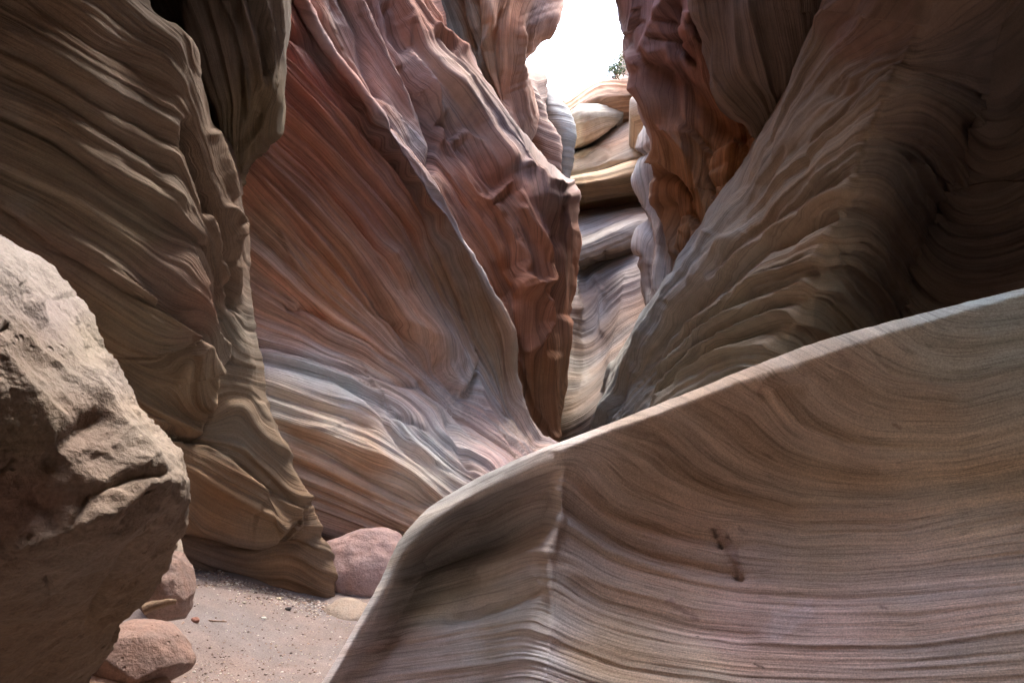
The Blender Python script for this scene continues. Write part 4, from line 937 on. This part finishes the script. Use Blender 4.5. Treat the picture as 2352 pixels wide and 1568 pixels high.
feats = [('ridge', [(1550, -10), (1530, 20), (1520, 60), (1510, 110), (1530, 140)], 18, 40), ('bump', [(1590, 30), (1580, 70), (1600, 110)], 20, 60), ('crack', [(1555, 0), (1565, 60), (1560, 110), (1600, 150)], 8, 50),
         ('crack', [(1525, 40), (1545, 50), (1560, 70)], 6, 24), ('crack', [(1515, 90), (1550, 95), (1590, 100)], 6, 24), ('step!', [(1480, 60), (1490, 110), (1520, 160), (1570, 260), (1640, 350), (1650, 420)], 90, 30),
         ('ridge', [(1500, 150), (1540, 260), (1590, 350), (1620, 430), (1640, 500)], 16, 36), ('groove', [(1530, 150), (1590, 220), (1660, 290), (1720, 330)], 24, 40),
         ('step!', [(1760, 300), (1725, 320), (1700, 325), (1665, 350), (1652, 390), (1665, 440), (1660, 500), (1640, 560)][::-1], 60, 46), ('crack!', [(1712, 325), (1722, 345), (1715, 390)], 7, 24),
         ('step', [(1655, 400), (1700, 375), (1720, 350)], 40, 16), ('step', [(1660, 460), (1690, 430), (1710, 410)], 40, 16),
         ('crack!', [(1538, 400), (1570, 420), (1595, 460), (1598, 500), (1615, 530)], 7, 34), ('step!', [(1540, 380), (1560, 400), (1590, 440), (1598, 510)], 40, -30),
         ('step!', [(1640, 600), (1620, 560), (1612, 520), (1590, 495), (1570, 500), (1568, 560)][::-1], 30, 34), ('step', [(1572, 530), (1590, 515), (1612, 525)], 22, 14),
         ('ridge', [(1528, 350), (1530, 420), (1545, 520), (1560, 600)], 8, 26), ('groove', [(1545, 460), (1555, 540), (1568, 620)], 8, 30)]
ow = mass('canyon_wall', G, S, (.25, 1), relief=0.32, waves=(100, 50, 24, 11), gains=(.5, .8, .6, .5), lump=.03, scoop=.03, csc=(.82, .76, .70), crisp=.4, feats=feats, bands=.15, back=(2.4, 1.6, 0), spacing=3.8, seed=91, mat=M_far, aniso=7, lumpf=2.6,
     colours=[(1460, 60, (.30, .22, .24)), (1460, 180, (.32, .24, .24)), (1530, 70, (.46, .27, .25)), (1540, 120, (.46, .27, .25)), (1590, 60, (.46, .22, .17)), (1600, 120, (.42, .20, .14)), (1550, 180, (.34, .16, .12)),
              (1520, 250, (.34, .26, .23)), (1560, 260, (.46, .21, .12)), (1640, 300, (.46, .20, .10)), (1560, 350, (.44, .26, .15)), (1700, 350, (.54, .25, .11)), (1690, 420, (.54, .27, .12)), (1620, 380, (.46, .26, .13)),
              (1590, 420, (.48, .24, .12)), (1550, 450, (.46, .23, .12)), (1640, 470, (.48, .27, .13)), (1590, 520, (.52, .28, .13)), (1545, 560, (.40, .30, .22)), (1520, 620, (.40, .33, .27)), (1600, 590, (.36, .2, .12))])
tag(ow, 'glowing orange-brown wall with knobs and cracks right of the sky gap', 'canyon wall', kind='thing')

# dark overhang at the top right
G = '''
1500,-1700,7.8 1420,-1700,6.0 1600,-1700,5.0 1900,-1700,4.2 2300,-1700,3.6 2900,-1700,3.2
1560,-500,7.8 1540,-500,6.7 1680,-500,5.9 1850,-500,5.5 2100,-500,5.2 2500,-500,5.0
1600,-60,7.8 1586,-60,7.0 1700,-60,6.5 1850,-60,6.2 2000,-60,6.2 2300,-60,6.2
1610,20,7.8 1598,20,7.1 1710,20,6.6 1850,20,6.4 1980,20,6.5 2300,20,6.5
1640,90,7.8 1622,90,7.2 1720,90,6.75 1840,90,6.6 1960,90,6.7 2300,90,6.7
1655,160,7.8 1642,160,7.3 1730,160,6.9 1820,160,6.8 1940,160,6.9 2300,160,6.9
1675,210,7.8 1660,210,7.35 1740,215,7.1 1810,215,7.0 1900,215,7.1 2300,215,7
1710,250,7.8 1698,250,7.45 1750,255,7.25 1800,255,7.2 1900,255,7.2 2300,255,7.2
1745,290,7.8 1735,290,7.55 1762,292,7.5 1800,292,7.5 1900,292,7.5 2300,292,7.5
1760,320,8.2 1752,312,7.8 1768,312,7.8 1800,312,7.8 1900,312,7.8 2300,312,7.8
'''
S = [(0, [(1590, -20), (1650, 180), (1750, 300)]), (150, [(1750, -20), (1780, 130), (1800, 280)]), (300, [(1900, -20), (1900, 150)])]
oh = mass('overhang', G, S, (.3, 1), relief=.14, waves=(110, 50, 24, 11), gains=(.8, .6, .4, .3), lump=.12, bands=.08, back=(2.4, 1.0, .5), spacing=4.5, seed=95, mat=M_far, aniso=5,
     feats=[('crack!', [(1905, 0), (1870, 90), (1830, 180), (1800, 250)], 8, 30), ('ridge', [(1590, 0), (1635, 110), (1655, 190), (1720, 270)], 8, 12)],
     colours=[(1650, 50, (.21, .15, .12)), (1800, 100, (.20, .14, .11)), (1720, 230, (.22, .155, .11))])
tag(oh, 'smooth dark brown overhang above the orange wall at the top right', 'overhang', kind='thing')

# ================================================================== right striped wall
G = '''
w1.4,6.6,10 w1.1,5.4,10 w1.0,4.6,10 w.8,3.7,10 w.7,3.0,10 w.9,2.2,10 w1.4,1.2,10
w1.8,6.6,7.5 w1.4,5.4,7.5 w1.1,4.6,7.5 w.8,3.7,7.5 w.7,3.0,7.5 w.8,2.2,7.5 w1.2,1.2,7.5
w2.6,6.8,5.6 w2.0,5.5,5.5 w1.4,4.6,5.2 w.6,3.7,4.7 w.45,3.0,4.2 w.6,2.2,3.8 w1.4,1.2,3.8
1900,-120,7.4 1925,-110,5.8 2030,-90,4.9 2150,-60,4.05 2330,-60,3.8 2900,-60,3.0 4000,-60,2.3
1880,20,7.4 1895,20,5.95 2000,40,5.05 2120,60,4.2 2300,60,4.2 2900,40,3.6 4000,40,2.4
1810,190,7.6 1822,190,6.3 1940,195,5.25 2060,180,4.3 2240,250,5.0 2900,200,4.0 4000,200,2.4
1745,310,7.8 1762,312,6.6 1870,320,5.45 1995,300,4.4 2170,410,5.7 2900,350,4.3 4000,350,2.4
1680,420,8 1702,425,6.9 1830,425,5.6 1962,425,4.5 2140,500,5.9 2900,500,4.5 4000,500,2.4
1580,560,8.2 1601,562,7.3 1760,550,5.9 1905,555,4.7 2090,615,6.1 2900,650,4.6 4000,650,2.4
1545,625,8.4 1560,630,7.5 1720,610,6.1 1885,640,4.85 2065,705,6.2 2900,780,4.6 4000,780,2.4
1490,700,8.8 1511,703,7.9 1680,680,6.35 1845,720,5.0 2045,790,6.2 2900,880,4.6 4000,880,2.4
1420,820,9.2 1441,822,8.4 1610,780,6.8 1795,780,5.2 2030,880,5.7 2900,1000,4.6 4000,1000,2.4
1380,900,9.4 1395,905,8.7 1560,850,7.1 1760,850,5.35 2010,970,5.6 2900,1100,4.6 4000,1100,2.4
1345,975,9.6 1360,978,8.95 1500,930,7.4 1720,920,5.5 1990,1060,5.5 2900,1200,4.5 4000,1200,2.4
1310,1100,9.8 1320,1110,9.2 1440,1080,7.7 1660,1080,5.7 1960,1200,5.2 2900,1400,3.6 4000,1400,2.4
1300,1500,9.8 1310,1500,9.2 1440,1500,7.7 1660,1500,5.7 1960,1500,5.2 2900,1700,3.6 4000,1700,2.4
'''
S = [(0, [(1362, 975), (1440, 822), (1511, 703), (1600, 562), (1702, 425), (1762, 312), (1822, 190), (1905, 0)]),
     (70, [(1390, 975), (1470, 850), (1560, 680), (1660, 530), (1773, 355), (1840, 270), (1947, 160), (2084, 90), (2158, -10)]),
     (150, [(1400, 975), (1490, 845), (1578, 690), (1683, 540), (1778, 440), (1870, 350), (1999, 232), (2068, 174), (2190, 205), (2300, 260)]),
     (270, [(1410, 975), (1510, 830), (1630, 668), (1746, 545), (1862, 440), (1984, 352), (2070, 430), (2160, 540)]),
     (400, [(1420, 975), (1520, 840), (1604, 740), (1710, 640), (1841, 575), (1952, 522), (2040, 620), (2110, 710)]),
     (490, [(1430, 975), (1551, 825), (1657, 738), (1762, 672), (1889, 628), (1970, 720), (2030, 800)]),
     (560, [(1440, 975), (1500, 905), (1604, 820), (1710, 765), (1841, 712), (1900, 780)]),
     (620, [(1460, 975), (1560, 875), (1683, 805), (1789, 768), (1850, 840)]), (700, [(1500, 990), (1600, 910), (1720, 850), (1780, 870)])]
def lay(p, w, a): return [('groove', p, w, a)]
feats = [('groove', [(1490, 850), (1560, 750), (1660, 650), (1760, 570), (1900, 505), (1965, 470)], 15, 40), ('ridge', [(1480, 850), (1550, 740), (1640, 640), (1740, 560), (1870, 480), (1975, 420)], 11, 24),
         ('ridge', [(1450, 880), (1540, 730), (1640, 590), (1720, 520)], 16, 26), ('groove', [(1560, 740), (1650, 620), (1740, 530), (1850, 450), (1960, 400)], 14, 22),
         ('groove', [(1500, 860), (1600, 760), (1720, 690), (1850, 650), (1910, 610)], 9, 26), ('ridge', [(1500, 850), (1600, 745), (1720, 660), (1850, 610), (1935, 560)], 8, 20),
         ('ridge', [(1500, 870), (1600, 780), (1700, 725), (1800, 690), (1890, 640)], 9, 26), ('groove', [(1500, 890), (1600, 800), (1700, 750), (1840, 700)], 9, 30),
         ('ridge', [(1500, 900), (1600, 815), (1700, 770), (1840, 715)], 8, 24), ('groove', [(1500, 920), (1600, 840), (1700, 790), (1800, 750)], 9, 28),
         ('ridge', [(1500, 930), (1600, 855), (1700, 805), (1790, 770)], 8, 22), ('crack', [(1620, 600), (1700, 520), (1760, 440), (1790, 380), (1830, 320)], 7, 12),
         ('crack', [(1990, 240), (1940, 270), (1870, 330), (1850, 400)], 6, 14), ('crack', [(1905, 545), (1915, 590), (1925, 610)], 6, 18), ('ridge', [(1960, 190), (2060, 165), (2100, 170)], 18, 10),
         ('groove', [(1900, 230), (1990, 200), (2080, 120)], 14, 14), ('groove', [(1640, 560), (1720, 470), (1800, 380), (1880, 310)], 10, 12),
         ('groove!', [(1395, 975), (1440, 890), (1500, 790), (1560, 700)], 7, 14), ('ridge!', [(1376, 975), (1420, 895), (1480, 800), (1560, 660), (1640, 540)], 8, 20),
         # the shaded recess right of the arris
         
         ('step', [(1990, 290), (2100, 300), (2200, 350), (2260, 420)], 80, 12)]
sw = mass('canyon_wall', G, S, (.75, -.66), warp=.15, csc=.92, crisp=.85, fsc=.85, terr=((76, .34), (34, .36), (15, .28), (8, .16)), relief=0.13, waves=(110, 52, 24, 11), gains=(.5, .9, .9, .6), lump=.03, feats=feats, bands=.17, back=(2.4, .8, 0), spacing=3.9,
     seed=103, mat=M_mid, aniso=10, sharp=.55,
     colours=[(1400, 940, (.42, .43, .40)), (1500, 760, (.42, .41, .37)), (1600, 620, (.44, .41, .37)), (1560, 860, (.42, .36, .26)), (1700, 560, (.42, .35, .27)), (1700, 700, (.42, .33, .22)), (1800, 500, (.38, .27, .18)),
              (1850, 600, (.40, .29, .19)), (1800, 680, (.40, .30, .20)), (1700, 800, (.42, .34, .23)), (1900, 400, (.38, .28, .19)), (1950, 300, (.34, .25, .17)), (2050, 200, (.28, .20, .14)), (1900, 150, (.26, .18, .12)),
              (2000, 100, (.26, .15, .11)), (2100, 300, (.15, .10, .075)), (2100, 500, (.14, .092, .066)), (2250, 400, (.14, .095, .07)), (2250, 150, (.15, .10, .075)), (2000, 650, (.17, .11, .075)), (2300, 600, (.14, .09, .065)), (1900, 750, (.28, .18, .1))])  # recess points near black: shade under the overhang put into the colour
tag(sw, 'right canyon wall with fanned stripes that turn into a dark recess', 'canyon wall', kind='thing')

# ================================================================== small rocks
def ctr(px, py, d):
    return to_world([px, py, d])
def stone(name, c, r, seed, colr, mat=M_boul, rot=0, n=(72, 40), amp=.22, squash=1.0, facets=True):
    th = np.linspace(0, 2 * np.pi, n[0], endpoint=False); ph = np.linspace(0.03, np.pi - .03, n[1])
    TH, PH = np.meshgrid(th, ph)
    d = np.stack([np.cos(TH) * np.sin(PH), np.sin(TH) * np.sin(PH), np.cos(PH)], -1)
    k = 1 + amp * noise3(d, 1.1, seed) + amp * .4 * noise3(d, 2.7, seed + 1) + amp * .15 * noise3(d, 7, seed + 2)
    if facets:
        rng = np.random.RandomState(seed)
        for _ in range(9):
            nrm = rng.normal(size=3); nrm /= np.linalg.norm(nrm); h = rng.uniform(.72, .95)
            pr = (d * k[..., None]) @ nrm
            k = np.where(pr > h, k * (h + .12 * (pr - h)) / np.maximum(pr, 1e-6), k)
    p = d * k[..., None] * np.array(r)
    ca, sa = cos(rot), sin(rot)
    p = np.stack([p[..., 0] * ca - p[..., 1] * sa, p[..., 0] * sa + p[..., 1] * ca, p[..., 2]], -1) + np.array(c)
    M, K = TH.shape; idx = np.arange(M * K).reshape(M, K)
    nx = np.roll(idx, -1, 1)
    f = np.stack([idx[:-1], idx[1:], nx[1:], nx[:-1]], -1).reshape(-1, 4)
    P_ = p.reshape(-1, 3); nv = len(P_)
    top, bot = P_[idx[0]].mean(0), P_[idx[-1]].mean(0)
    q = []
    for i in range(0, K, 2):
        q.append((idx[0, i], idx[0, (i + 1) % K], idx[0, (i + 2) % K], nv)); q.append((idx[-1, (i + 2) % K], idx[-1, (i + 1) % K], idx[-1, i], nv + 1))
    P_ = np.concatenate([P_, [top, bot]])
    C = np.array(colr)[None] * (1 + .16 * noise3(P_, 5 / max(r), seed + 8)[:, None] * np.array([1, .6, .3])) * (1 + .1 * noise(P_[:, 2] * 40, P_[:, 0] * 3, seed)[:, None])
    UV = np.stack([P_[:, 2] * 10 + P_[:, 0], P_[:, 0] * 10], -1)
    return build_mesh(name, P_, faces=np.concatenate([f, np.array(q)]), cols=np.clip(C, .02, .9), uv=UV, mat=mat)

o = stone('boulder', ctr(838, 1325, 5.12), (.40, .27, .32), 5, (.36, .245, .225), M_boul, amp=.12, n=(140, 80), facets=False)
tag(o, 'rounded pink boulder in the gap between the left wall and the near fin', 'boulder')
o = stone('rock', ctr(800, 1425, 4.45), (.17, .16, .13), 9, (.36, .28, .22), M_boul, rot=.5, amp=.16)
tag(o, 'low pale tan rock below the rounded pink boulder', 'rock')
o = stone('rock', ctr(385, 1350, 3.1), (.12, .16, .145), 14, (.25, .17, .14), M_boul, rot=.6, amp=.2, n=(110, 64))
tag(o, 'reddish angular rock on the sand just right of the big boulder', 'rock')
o = stone('rock', ctr(392, 1292, 3.5), (.055, .08, .14), 17, (.44, .36, .29), M_boul, rot=.2, amp=.2)
tag(o, 'thin pale upright rock tucked behind the reddish angular rock', 'rock')
o = stone('rock', ctr(310, 1515, 2.45), (.19, .19, .12), 23, (.25, .165, .135), M_boul, rot=-.4, amp=.16, n=(120, 70))
tag(o, 'rounded red rock half buried under the big boulder, near the bottom edge', 'rock')
o = stone('rock', ctr(150, 1640, 2.3), (.3, .25, .16), 29, (.36, .23, .17), M_boul, rot=.4, amp=.18)
tag(o, 'dark flat rock wedged below the big boulder in the bottom left corner', 'rock')

# ================================================================== ground sheet
xs = np.concatenate([np.linspace(-60, -4, 8)[:-1], np.linspace(-4, 3, 330), np.linspace(3, 60, 8)[1:]])
ys = np.concatenate([np.linspace(-60, -3, 8)[:-1], np.linspace(-3, 1.6, 40)[:-1], np.linspace(1.6, 7, 300), np.linspace(7, 80, 12)[1:]])
GX, GY = np.meshgrid(xs, ys)
def gz(x, y):
    z = .44 / (1 + np.exp((x + 1.45) / .17)) * np.exp(-((y - 3.6) / 2.2) ** 2) + .04 * np.exp(-((x + 1.0) / .4) ** 2)
    z = z + .012 * noise(x * 2.2, y * 2.2, 7) + .005 * noise(x * 8, y * 8, 8) + .0022 * noise(x * 33, y * 33, 9) + np.maximum(0, (y - 7)) * .16
    return z
GZ = gz(GX, GY)
P_ = np.stack([GX, GY, GZ], -1).reshape(-1, 3)
M, K = GX.shape; idx = np.arange(M * K).reshape(M, K)
F = np.stack([idx[:-1, :-1], idx[:-1, 1:], idx[1:, 1:], idx[1:, :-1]], -1).reshape(-1, 4)
n1 = fbm(P_[:, 0] * 2.5, P_[:, 1] * 2.5, 5, 4)[:, None]; n2 = fbm(P_[:, 0] * 6, P_[:, 1] * 6, 15, 3)[:, None]
C = np.array((.215, .172, .158)) * (1 + .10 * n1 * np.array([.8, 0, -.6])) * (1 + .1 * n2)
g = build_mesh('sandy_ground', P_, faces=F, cols=np.clip(C, .05, .8), uv=np.stack([P_[:, 0] * 3, P_[:, 1] * 3], -1), mat=M_sand); tag(g, kind='structure')

# scattered pebbles and grit on the sand: one mass of gravel, a few larger single stones
rng = np.random.RandomState(4)
V = []; Fq = []; Cq = []
ico = np.array([(1, 0, 0), (0, 1, 0), (-1, 0, 0), (0, -1, 0), (0, 0, .7), (0, 0, -.7)], float)
tri = [(0, 1, 4), (1, 2, 4), (2, 3, 4), (3, 0, 4), (1, 0, 5), (2, 1, 5), (3, 2, 5), (0, 3, 5)]
for _ in range(5200):
    t = rng.rand()
    if t < .45:   # band along the foot of the left wall
        s = rng.rand(); px = 415 + s * 345; py = 1292 + s * 96 + abs(rng.normal()) * 20; 
    else: px = rng.uniform(330, 900); py = rng.uniform(1330, 1568)
    dd = CAM_H / max(.12, (py - 784) / FD * cos(PITCH) - sin(PITCH))
    for _k in range(3):
        w_ = to_world([px, py, dd]); dd = (CAM_H - gz(w_[0], w_[1])) / max(.12, (py - 784) / FD * cos(PITCH) - sin(PITCH))
    w_ = to_world([px, py, dd])
    r = .0022 + (.0105 if t < .45 else .0065) * rng.rand() ** 4
    a = rng.rand() * 6.28; sh = ico * rng.uniform(.6, 1.3, (6, 3)) * r * np.array([1, 1, .7])
    sh = np.stack([sh[:, 0] * cos(a) - sh[:, 1] * sin(a), sh[:, 0] * sin(a) + sh[:, 1] * cos(a), sh[:, 2]], -1) + np.array([w_[0], w_[1], gz(w_[0], w_[1]) + r * .3])
    b0 = len(V) * 6; V.append(sh); Fq += [(x + b0, y + b0, z + b0) for x, y, z in tri]
    c = [(.5, .42, .34), (.2, .14, .11), (.3, .2, .16), (.66, .6, .54), (.42, .3, .24), (.14, .1, .09)][rng.randint(6)]
    Cq.append(np.tile(c, (6, 1)))
gr = build_mesh('gravel', np.concatenate(V), faces=Fq, cols=np.concatenate(Cq), uv=np.concatenate(V)[:, :2], mat=M_boul, smooth=False)
tag(gr, 'fine grit and tiny pebbles scattered over the sand', 'gravel', kind='stuff')

def on_ground(px, py):
    dd = 4.0
    for _k in range(8):
        w_ = to_world([px, py, dd]); dd = (CAM_H - gz(w_[0], w_[1])) / max(.12, (py - 784) / FD * cos(PITCH) - sin(PITCH))
    w_ = to_world([px, py, dd]); return w_[0], w_[1], gz(w_[0], w_[1])
peb = [(605, 1422, .018, (.66, .62, .56), 'white pebble lying alone in the middle of the sand'),
       (662, 1400, .02, (.08, .07, .07), 'blackish pebble at the foot of the left wall'),
       (447, 1440, .022, (.32, .15, .11), 'flat orange-red stone chip on the left of the sand'),
       (560, 1385, .013, (.5, .44, .36), 'small tan pebble between the wall foot and the white pebble'),
       (640, 1376, .015, (.58, .5, .36), 'yellowish pebble at the foot of the left wall, left of the blackish one')]
for i, (px, py, r, c, lab) in enumerate(peb):
    x, y, z = on_ground(px, py)
    o = stone('pebble', (x, y, z + r * .3), (r, r * .8, r * .6), 40 + i, c, M_boul, n=(24, 14)); tag(o, lab, 'pebble', 'larger pebbles on the sand')

def tube(name, pts, r0, r1, mat, seed=0, k=7, col=(.2, .13, .09)):
    pts = np.array(pts, float); V = []; n = len(pts)
    for i in range(n):
        t = pts[min(i + 1, n - 1)] - pts[max(i - 1, 0)]; t /= np.linalg.norm(t)
        a = np.cross(t, (0, 0, 1) if abs(t[2]) < .9 else (1, 0, 0)); a /= np.linalg.norm(a); b_ = np.cross(t, a)
        r = r0 + (r1 - r0) * i / (n - 1)
        for j in range(k):
            q = 2 * math.pi * j / k; V.append(pts[i] + r * (cos(q) * a + sin(q) * b_) * (1 + .15 * sin(3 * q + i)))
    F = [(i * k + j, i * k + (j + 1) % k, (i + 1) * k + (j + 1) % k, (i + 1) * k + j) for i in range(n - 1) for j in range(k)]
    V = np.array(V); return V, F
def single_tube(name, pts, r0, r1, mat, col):
    V, F = tube(name, pts, r0, r1, mat)
    return build_mesh(name, V, faces=F, cols=np.tile(col, (len(V), 1)), uv=V[:, :2], mat=mat)
x, y, z = on_ground(490, 1437)
o = single_tube('twig', [(x - .05, y, z + .008), (x - .02, y + .01, z + .012), (x + .02, y + .005, z + .011), (x + .06, y + .012, z + .007)], .006, .003, M_boul, (.24, .16, .12))
tag(o, 'short brown twig lying flat on the sand', 'twig')
p0 = ctr(330, 1400, 2.75)
o = single_tube('driftwood', [p0 + np.array(v) for v in [(0, 0, 0), (.03, .01, .012), (.06, .0, .02), (.09, .0, .03), (.115, .01, .028)]], .02, .010, M_boul, (.22, .15, .10))
tag(o, 'stub of driftwood poking out beside the big boulder', 'driftwood')

# ================================================================== unseen canyon walls behind the viewpoint, leaned in to shut out sky light
def wall_world(name, rows, label, seed, back):
    S = [(v, [(-900, v - 1500), (300, v - 1500 + 120), (1200, v - 1500)]) for v in range(-1200, 1800, 150)]
    o = mass(name, rows, S, (1, .1), relief=.5, waves=(120, 60, 30), gains=(1, .9, .7), lump=.2, bands=.1, back=back, spacing=16, seed=seed, mat=M_mid, world=True,
             colours=[(0, 0, (.40, .29, .20))]); tag(o, label, 'canyon wall', kind='thing')
wall_world('canyon_wall', [[(-2.6 + .15 * k, 2.3, z), (-2.3 + .17 * k, 1.6, z), (-2.0 + .19 * k, 0, z), (-1.8 + .36 * k, -1.6, z), (-1.0 + .28 * k, -3.4, z), (.9, -4.8, z)] for k, z in enumerate((-.3, 1.2, 2.6, 4.2, 6.0, 8.0, 9.5))],
           'unseen left canyon wall behind the viewpoint, leaned in to block sky light', 120, (-2, -1, 0))
wall_world('canyon_wall', [[(2.8 - .34 * k, 2.1, z), (2.5 - .33 * k, 1.4, z), (2.3 - .37 * k, 0, z), (2.2 - .42 * k, -1.6, z), (1.8 - .3 * k, -3.2, z), (.3, -4.9, z)] for k, z in enumerate((-.3, 1.2, 2.6, 4.2, 6.0, 8.0, 9.5))],
           'unseen right canyon wall behind the viewpoint, leaned in to block sky light', 130, (2, -1, 0))

for xs_, lab, sd, bk in (((-.9, -.8, -.7, -.5, -.4, -.4), 'unseen high left wall added beyond the orange streaked wall to shade the blocks', 140, (-2, 0, 0)), ((3.0, 3.1, 3.0, 3.1, 3.3, 3.6), 'unseen high right wall added beyond the orange wall to shade the blocks', 150, (2, 0, 0))):  # unseen walls added to keep light off the stacked blocks
    wall_world('canyon_wall', [[(x + .12 * k * (1 if sd == 140 else -1), y, z) for x, y in zip(xs_, (11.5, 12.5, 14, 16, 18.5, 22))] for k, z in enumerate((-.5, 2, 4, 6, 8, 9.5))], lab, sd, bk)
# ================================================================== shrubs on the rim
M_leaf = bpy.data.materials.new('leaf'); M_leaf.use_nodes = True
nt = M_leaf.node_tree; bs = nt.nodes['Principled BSDF']; bs.inputs['Roughness'].default_value = .7
at = nt.nodes.new('ShaderNodeAttribute'); at.attribute_name = 'Col'; nt.links.new(at.outputs['Color'], bs.inputs['Base Color'])
def shrub(px, py, d, R, label, seed, nleaf=420):
    rng = np.random.RandomState(seed)
    base = ctr(px, py, d)
    root = bpy.data.objects.new('shrub', None); COL.objects.link(root); root.location = base
    tag(root, label, 'shrub', 'shrubs on the canyon rim')
    V, F, n0, tips = [], [], 0, []
    for _ in range(11):
        a = rng.rand() * 6.28; s = rng.uniform(.2, .75); L = R * rng.uniform(.8, 1.5)
        pts = [np.zeros(3)]
        for j in range(4):
            pts.append(pts[-1] + np.array([cos(a) * s + rng.normal() * .15, sin(a) * s + rng.normal() * .15, 1]) * L / 4)
        tips += pts[2:]
        v, f = tube('', pts, R * .03, R * .008, None, k=5); V.append(v); F += [tuple(q + n0 for q in ff) for ff in f]; n0 += len(v)
    V = np.concatenate(V)
    build_mesh('stem', V, faces=F, cols=np.tile((.16, .12, .09), (len(V), 1)), uv=V[:, :2], mat=M_leaf, parent=root)
    V, F, C = [], [], []
    for _ in range(nleaf):
        t = tips[rng.randint(len(tips))] + rng.normal(size=3) * R * .16
        a, b_ = rng.normal(size=3), rng.normal(size=3); a /= np.linalg.norm(a); b_ -= a * (a @ b_); b_ /= np.linalg.norm(b_)
        l = R * .1; k = len(V) ; V += [t - a * l, t + b_ * l * .4, t + a * l, t - b_ * l * .4]; F.append((k, k + 1, k + 2, k + 3))
        c = np.array((.12, .18, .09)) * rng.uniform(.6, 1.5); C += [c] * 4
    build_mesh('foliage', np.array(V), faces=F, cols=np.array(C), uv=np.array(V)[:, :2], mat=M_leaf, parent=root, smooth=False)
shrub(1412, 188, 15.6, .36, 'largest green shrub on the canyon rim, beside the right wall', 1, 600)
shrub(1382, 192, 16.2, .13, 'small sparse shrub on the rim, left of the largest one', 2, 120)
shrub(1312, 212, 16.4, .17, 'faint low shrub on the rim at the left of the blocks', 3, 160)
